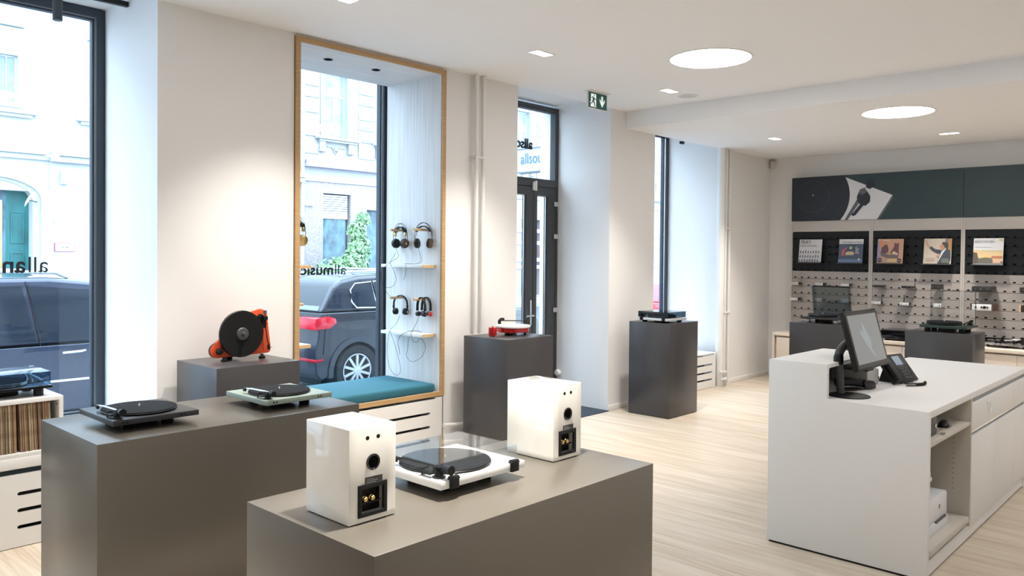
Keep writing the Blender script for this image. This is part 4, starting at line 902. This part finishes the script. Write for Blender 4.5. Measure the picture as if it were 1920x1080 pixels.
MB().box(6.86,7.03,-.14,-.03,q(3.39),q(3.68)).build('meter_box', FACW, A, bev=.01); MB().box(6.86,7.03,-.13,-.03,q(3.34),q(3.39)).build('meter_base', JO, A)
sg = MB().box(6.74,7.20,-.055,-.03,q(1.645),q(1.868)).build('wall_plaque', mat('red border', (.60,.08,.20), .5), A); MB().box(6.755,7.185,-.060,-.055,q(1.66),q(1.853)).build('plaque_face', FW, sg)
MB().box(6.88,6.96,-.064,-.060,q(1.75),q(1.765)).box(6.985,7.06,-.064,-.060,q(1.745),q(1.765)).build('plaque_print', GREY, sg)
MB().box(6.72,6.79,-.05,-.03,q(2.37),q(2.47)).build('house_number', mat('pale yellow sign', (.70,.70,.40), .6), A)
lamp = MB().lathe([(.001,-.02),(.10,-.01),(.19,.02),(.185,.025),(.09,0),(.001,-.008)], (0,0,0), 'x', 28, Matrix.Translation((6.06,-.35,q(2.90))) @ Matrix.Rotation(math.radians(28),4,'Y') @ Matrix.Rotation(math.radians(-8),4,'Z')).build('dish_lamp', FW, A)
MB().tube([(6.08,-.35,q(2.88)),(6.34,-.05,q(2.86))], .015, 6).build('lamp_arm', GREY, A)
MB().slab((7.27,8.35), (q(.6),q(3.26)), [(7.33,8.29,q(1.50),q(3.18))], .06, .12).build('shop_frame', mat('blue grey frame', (.28,.38,.50), .5), A)
MB().box(7.33,8.29,.09,.10,q(.66),q(3.18)).build('shop_pane', WG, A); MB().box(7.30,8.3,.02,.06,q(.62),q(1.47)).build('shop_panel', FACB, A)

B = thing('stone_house', 'ornate cream house with a granite clad ground floor behind the dark car', 'building', (0, FY, -.12))
PITCH = 2.2625; hb = []; cs = []
for k in range(0, 12):
    x0 = 14.62+k*PITCH; cs.append(x0); hb.append((x0, x0+.90, q(5.43), q(7.56)))
hb2 = [(14.63, 15.70, q(.5), q(3.61))]+[(16.35+k*2.6, 17.6+k*2.6, q(.0), q(3.15)) for k in range(10)]
MB().slab((13.86, 42), (q(3.97), 15), hb, 0, .5).build('wall', FACW, B)
MB().slab((13.86, 42), (0, q(3.965)), hb2, .02, .5).build('granite_base', STONE, B)
MB().box(13.86, 42, .45, .6, 0, 9).build('interior_back', WGD, B)
MB().box(13.90, 42, -.16, 0, q(4.50), q(4.63)).box(13.86,42,-.26,0,q(4.40),q(4.50)).build('cornice', PUR, B, bev=.012)
MB().box(13.86, 42, -.03, .0, q(3.966), q(4.40)).build('fascia', FACW, B)
for i, x0 in enumerate(cs):
    f = MB().slab((x0, x0+.90), (q(5.43), q(7.56)), [(x0+.04,x0+.43,q(5.47),q(6.76)),(x0+.47,x0+.86,q(5.47),q(6.76)),(x0+.04,x0+.86,q(6.84),q(7.51))], .16, .22).build('window', mat('grey window frame', (.52,.56,.62), .5), B)
    MB().box(x0+.03,x0+.88,.185,.195,q(5.45),q(7.53)).build('pane', WG, f)
    MB().box(x0+.22,x0+.42,.21,.22,q(5.47),q(6.76)).box(x0+.62,x0+.86,.21,.22,q(5.47),q(6.76)).build('curtain', CURT, f)
    MB().box(x0-.14,x0-.0,-.05,.0,q(5.43),q(7.7)).box(x0+.90,x0+1.04,-.05,0,q(5.43),q(7.7)).build('window_surround', FACW, B, bev=.01)
    MB().box(x0-.34,x0+1.30,-.24,0,q(5.33),q(5.41)).box(x0-.24,x0+1.20,-.17,0,q(5.26),q(5.33)).build('window_sill', FACW, B, bev=.012)
    for cx in (x0-.10, x0+1.0):
        MB().box(cx-.10,cx+.10,-.13,0,q(4.98),q(5.26)).box(cx-.13,cx+.13,-.16,0,q(4.93),q(4.98)).lathe([(.06,-.15),(.06,-.13)], (cx,0,q(5.13)), 'y', 14).build('console', FACW, B, bev=.008)
    MB().tube([(x0+.12,-.03,q(5.12)),(x0+.30,-.03,q(5.12)),(x0+.36,-.03,q(5.02)),(x0+.45,-.03,q(4.88)),(x0+.54,-.03,q(5.02)),(x0+.60,-.03,q(5.12)),(x0+.80,-.03,q(5.12))], .022, 6).sphere((x0+.45,-.02,q(5.05)), .07, 12, 6).build('relief', FACW, B)
    xa, xb = x0+.90+.44, x0+PITCH-.24
    for z0, z1 in ((4.84,5.345),(5.40,5.75),(5.80,6.09),(6.14,6.58),(6.63,6.94),(6.99,7.46),(7.50,7.9)):
        MB().box(xa,xb,-.045,0,q(z0),q(z1)).build('stone_block', FACW, B, bev=.014)
        if z1-z0 < .4: MB().box(xa+.15,xb-.15,-.07,-.045,q(z0)+.08,q(z1)-.08).build('stone_panel', FACW, B, bev=.02)
for z0, z1 in ((4.84,5.17),(5.39,5.36+.0),(5.40,6.09),(6.14,6.58),(6.63,6.94),(6.99,7.44)):
    if z1 > z0: MB().box(13.87,14.42,-.045,0,q(z0),q(z1)).build('stone_block', FACW, B, bev=.014)
for k in range(8): MB().box(14.64,15.62,.10,.13,q(2.99+.075*k),q(3.045+.075*k)).build('louvre_slat', mat('louvre blue grey', (.62,.70,.76), .5), B)
MB().box(14.63,15.64,.12,.2,q(2.80),q(2.98)).build('timber_rail', mat('pale timber', (.66,.52,.42), .6), B)
MB().box(14.64,15.62,.18,.2,q(.5),q(2.8)).build('shop_pane', WGD, B); MB().box(13.86,14.25,-.05,.02,q(3.17),q(3.21)).build('stone_ledge', JO, B)
MB().box(25.25,25.62,-.05,.02,q(1.65),q(1.88)).build('red_sign', mat('red sign', (.6,.05,.08), .5), B)
for z in (1.1, 1.4, 2.1, 2.6): MB().box(20,42,-.02,.02,q(z),q(z+.16)).build('mauve_band', PUR, B)
# drain pipe joint between the two houses
tag(MB().cyl((13.80, 21.90, -.12), .05, 9, 'z', 12).build('drain_pipe', mat('drain pale blue', (.55,.66,.76), .4), None), 'pale blue drain pipe where the two houses opposite meet', 'pipe')

# shrubs in front of the granite house
def shrub(label, cx, cy, z0, clumps, nleaf, seed):
    rr = random.Random(seed); r = thing('leafy_shrub', label, 'shrub', (cx, cy, z0))
    mb = MB(); tr = MB()
    for (dx, dz, rad) in clumps: tr.tube([(dx*.3,0,0),(dx*.7,0,dz*.6),(dx,0,dz)], .02, 5)
    tr.build('stem', mat('shrub stem', (.12,.09,.05), .8), r)
    tot = sum(c_[2]**2 for c_ in clumps)
    for (dx, dz, rad) in clumps:
        for i in range(int(nleaf*rad*rad/tot)):
            v_ = Vector((rr.gauss(0,1), rr.gauss(0,1), rr.gauss(0,1))).normalized()*rad*(.55+.45*rr.random())
            p = Vector((dx, 0, dz))+Vector((v_.x, v_.y*.7, v_.z)); s_ = .045+.04*rr.random()
            n_ = (v_.normalized()+Vector((rr.uniform(-.6,.6), rr.uniform(-.8,.2), rr.uniform(-.2,.9)))).normalized()
            t_ = n_.cross(Vector((rr.uniform(-1,1), rr.uniform(-1,1), rr.uniform(-1,1)))).normalized(); b_ = n_.cross(t_)
            mb._add([p-t_*s_*1.4, p-b_*s_*.6+n_*s_*.15, p+t_*s_*1.4, p+b_*s_*.6+n_*s_*.15], [(0,1,2,3)])
    o = mb.build('foliage', mat('shrub leaves', (.10,.24,.10), .6, col2=(.35,.50,.26), nscale=(9,9,9)), r, smooth=False); o['kind'] = 'stuff'
shrub('wide bright green shrub in front of the granite house', 14.35, 20.7, -.12, [(-.8,.95,.55),(-.2,1.1,.6),(.4,1.2,.6),(-.5,.4,.5),(.2,.5,.6)], 2600, 1)
shrub('tall climbing green shrub beside the granite house window', 15.1, 20.9, -.12, [(.0,1.5,.5),(.15,2.0,.42),(.05,2.5,.36),(.30,2.9,.26),(-.1,.8,.5)], 2600, 2)

# ------------------------------------------------------------------ parked cars (local x along the street, near side at y = 0, z = 0 on the road)
def wheel(parent, x, y, r=.345, spokes=10):
    t_ = MB().lathe([(r-.115,.01),(r-.10,-.012),(r-.02,-.02),(r,.01),(r,.18),(r-.10,.20)], (x,y,r), 'y', 44).build('wheel', mat('tyre rubber', (.022,.025,.03), .8), parent)
    AL = mat('alloy wheel silver', (.62,.66,.72), .3, .6)
    mb = MB().lathe([(r-.118,.015),(r-.118,-.012),(r-.132,-.012),(r-.138,.05),(r-.118,.015)], (x,y,r), 'y', 40).lathe([(.055,.0),(.05,-.018),(.001,-.02)], (x,y,r), 'y', 24)
    for k in range(spokes):
        a_ = 2*PI*k/spokes; M_ = Matrix.Translation((x,y,r)) @ Matrix.Rotation(a_,4,'Y')
        mb.box(-.017,.017,-.012,.012,.045,r-.125, M_)
    mb.build('alloy_rim', AL, t_); MB().cyl((x,y+.05,r), r-.12, .02, 'y', 32).build('brake_shadow', mat('wheel inner', (.03,.035,.04), .7), t_)
def car(label, x, y, L, Wd, body, glassx, paint, arches, rails=True, lights=None, seams=(), handles=(), belt=1.02, hrf=1.60, chrome=True, trim_z=None):
    r = thing('parked_car', label, 'car', (x, y, -.25))
    def arc_(cx): return [(cx+.40*math.cos(math.radians(a_)), .33+.40*math.sin(math.radians(a_))) for a_ in range(0,181,15)]
    low = body['rear']+[(glassx[0], belt)]+[(glassx[-1], belt)]+body['front']
    bottom = []
    for cx in sorted(arches, reverse=True): bottom += [(p[0], max(p[1],.26)) for p in arc_(cx)]
    MB().prism(low+bottom, 0, Wd).build('body', paint, r, bev=.0)
    ob = r.children[-1]
    bv = ob.modifiers.new('b', 'BEVEL'); bv.width = .07; bv.segments = 4; bv.limit_method = 'ANGLE'; bv.angle_limit = math.radians(50)
    MB().box(L*.05, L*.95, .2, Wd-.2, .16, .5).build('underbody', BLK, r)
    # greenhouse: side outline leaning inwards
    def ins(z): return .03+(z-belt)*.36
    gh = body['roof']
    vs = [(p[0], ins(p[1]), p[1]) for p in gh]+[(p[0], Wd-ins(p[1]), p[1]) for p in gh]; n_ = len(gh)
    mb = MB(); mb._add(vs, [tuple(range(n_)), tuple(range(2*n_-1,n_-1,-1))]+[(i,i+n_,(i+1)%n_+n_,(i+1)%n_) for i in range(n_)])
    g_ = mb.build('roof', paint, r); b2 = g_.modifiers.new('b','BEVEL'); b2.width = .05; b2.segments = 3; b2.limit_method = 'ANGLE'; b2.angle_limit = math.radians(35)
    for wpoly in body['windows']:
        v2 = [(p[0], ins(p[1])-.012, p[1]) for p in wpoly]+[(p[0], ins(p[1])+.01, p[1]) for p in wpoly]; m_ = len(wpoly)
        mb = MB(); mb._add(v2, [tuple(range(m_)), tuple(range(2*m_-1,m_-1,-1))]+[(i,i+m_,(i+1)%m_+m_,(i+1)%m_) for i in range(m_)]); mb.build('side_window', CARW, r, smooth=False)
        if chrome: MB().tube([(p[0], ins(p[1])-.014, p[1]) for p in wpoly], .009, 6, closed=True).build('window_trim', CHROME, r)
    rw = body['rear_window']
    mb = MB(); v2 = [(rw[0][0]-.012, Wd*.07, rw[0][1]), (rw[0][0]-.012, Wd*.93, rw[0][1]), (rw[1][0]-.012, Wd*.86, rw[1][1]), (rw[1][0]-.012, Wd*.14, rw[1][1])]
    mb._add(v2+[(p[0]+.02,p[1],p[2]) for p in v2], [(0,1,2,3),(7,6,5,4),(0,4,5,1),(1,5,6,2),(2,6,7,3),(3,7,4,0)]); mb.build('rear_window', CARR, r, smooth=False)
    for cx in arches:
        mb = MB(); o_ = [(cx+.455*math.cos(math.radians(a_)), .345+.455*math.sin(math.radians(a_))) for a_ in range(-8,189,14)]; i_ = [(cx+.385*math.cos(math.radians(a_)), .345+.385*math.sin(math.radians(a_))) for a_ in range(-8,189,14)]
        for i in range(len(o_)-1): mb.prism([o_[i],o_[i+1],i_[i+1],i_[i]], -.018, .05)
        mb.build('arch_trim', ARCH, r); MB().cyl((cx,.03,.345), .40, .5, 'y', 32).build('wheel_housing', DEEPB, r); wheel(r, cx, .005)
    if rails:
        for yy in (ins(hrf)+.07, Wd-ins(hrf)-.07):
            a_, b_ = body['rail']; MB().tube([(a_,yy,hrf+.0),(a_+.12,yy,hrf+.055),((a_+b_)/2,yy,hrf+.075),(b_-.12,yy,hrf+.055),(b_,yy,hrf)], .018, 8).build('roof_rail', RAILM, r)
    for sx in seams: MB().tube([(p[0], (-.002 if p[1] < belt else ins(p[1])-.004), p[1]) for p in sx], .006, 5).build('door_seam', BLK, r)
    for hx in handles: MB().tube([(hx,-.01,.90),(hx+.03,-.035,.905),(hx+.17,-.035,.91),(hx+.20,-.01,.912)], .012, 6).build('door_handle', CHROME, r)
    if trim_z: MB().box(.5, L-.5, -.012, .01, trim_z, trim_z+.022).build('side_trim', CHROME, r)
    if lights:
        for pts, m_ in lights: MB().prism(pts, -.012, .40).build('tail_light', m_, r, bev=.012)
    return r
DEEPB = mat('wheel housing black', (.010,.011,.013), .9); ARCH = mat('dark arch trim', (.05,.06,.075), .6); RAILM = mat('roof rail silver', (.60,.64,.70), .3, .7)
CARW = mat('car window glass', (.018,.028,.042), .08, spec=.35); CARR = mat('rear car glass bright', (.22,.30,.38), .1)
NAVY = mat('dark navy car paint', (.012,.019,.033), .18, coat=.6); SILV = mat('grey blue car paint', (.030,.042,.080), .18, coat=.8); REDP = mat('red car paint', (.55,.03,.06), .2, coat=1.0)
TL = mat('red tail lamp', (.60,.015,.035), .12, coat=.5, emit=(.6,.02,.05), estr=.12); TLR = mat('red reflector', (.45,.01,.03), .2)
suv = dict(rear=[(.10,.26),(.02,.34),(.0,.66),(.03,.78),(.08,1.11)], front=[(3.40,1.10),(4.05,1.0),(4.33,.86),(4.40,.60),(4.36,.30),(4.22,.26)],
  roof=[(.09,1.13),(.34,1.45),(.48,1.535),(.80,1.60),(1.6,1.635),(2.5,1.59),(3.4,1.12)],
  windows=[[(.66,1.18),(.60,1.26),(.62,1.42),(.71,1.50),(.98,1.52),(1.00,1.17)],[(1.04,1.17),(1.02,1.525),(1.75,1.535),(2.05,1.16)],[(2.10,1.16),(1.84,1.535),(2.45,1.50),(2.95,1.28),(3.05,1.15)]],
  rear_window=[(.125,1.16),(.35,1.445)], rail=(.55,2.5))
car('dark navy estate car with a red tail lamp parked outside the wooden window niche', 5.70, 8.74, 4.42, 1.80, suv, (.08,3.35), NAVY, (.65,3.25), lights=[([(-.02,.92),(-.01,1.07),(.18,1.09),(.30,1.06),(.32,1.0),(.22,.93)], TL), ([(-.01,.50),(-.01,.54),(.12,.545),(.12,.515)], TLR)],
    seams=([(.12,.60),(.14,.86),(.18,1.12)], [(1.24,.60),(1.22,.86),(1.18,1.14)], [(2.15,.45),(2.20,.86),(2.14,1.14)]), handles=(1.22, 2.40), belt=1.13, hrf=1.60)
MB_ = None
van = dict(rear=[(.08,.26),(.0,.36),(.0,.66),(.03,.98)], front=[(3.8,.96),(4.2,.86),(4.36,.70),(4.40,.45),(4.36,.30),(4.25,.26)],
  roof=[(.05,.98),(.14,1.42),(.26,1.58),(.8,1.635),(2.2,1.64),(2.9,1.57),(3.75,1.0)],
  windows=[[(.30,1.02),(.32,1.48),(1.12,1.54),(1.12,1.02)],[(1.16,1.02),(1.16,1.545),(1.95,1.56),(2.03,1.02)],[(2.08,1.02),(2.0,1.56),(2.68,1.50),(3.25,1.16),(3.3,1.02)]],
  rear_window=[(.07,1.05),(.17,1.46)], rail=(.30,2.4))
car('grey blue people carrier with silver roof rails parked outside the far left window', .45, 8.55, 4.42, 1.80, van, (.05,3.8), SILV, (.85,3.55), seams=([(1.14,.4),(1.14,1.0),(1.14,1.58)], [(2.03,.4),(2.06,.98),(1.99,1.6)]), handles=(1.3,2.25), belt=.98, hrf=1.63, chrome=False, trim_z=.62)
hat = dict(rear=[(.08,.26),(.0,.36),(.0,.62),(.05,.95)], front=[(3.0,.95),(3.6,.84),(3.86,.66),(3.88,.40),(3.8,.28),(3.7,.26)],
  roof=[(.07,.95),(.28,1.30),(.45,1.42),(1.1,1.47),(1.9,1.44),(2.9,.95)],
  windows=[[(.55,1.0),(.62,1.28),(.80,1.36),(1.10,1.38),(1.12,1.0)],[(1.17,1.0),(1.16,1.39),(1.85,1.36),(2.5,1.0)]], rear_window=[(.12,.99),(.30,1.30)], rail=(.5,1.8))
car('red hatchback parked beyond the narrow far window', 13.95, 8.9, 3.9, 1.70, hat, (.07,3.0), REDP, (.70,3.10), rails=False, belt=.95, hrf=1.45, chrome=False, lights=[([(-.01,.70),(-.01,.92),(.14,.92),(.14,.70)], TL)])
car('pale silver hatchback parked on the far side of the road', 24.2, 17.3, 3.9, 1.70, hat, (.07,3.0), mat('silver car paint', (.35,.40,.46), .2, .5, coat=.8), (.70,3.10), rails=False, belt=.95, hrf=1.45, chrome=False)
for o in list(bpy.data.objects):
    if o.type == 'MESH' and len(o.data.materials) == 0: o.data.materials.append(WHITE)
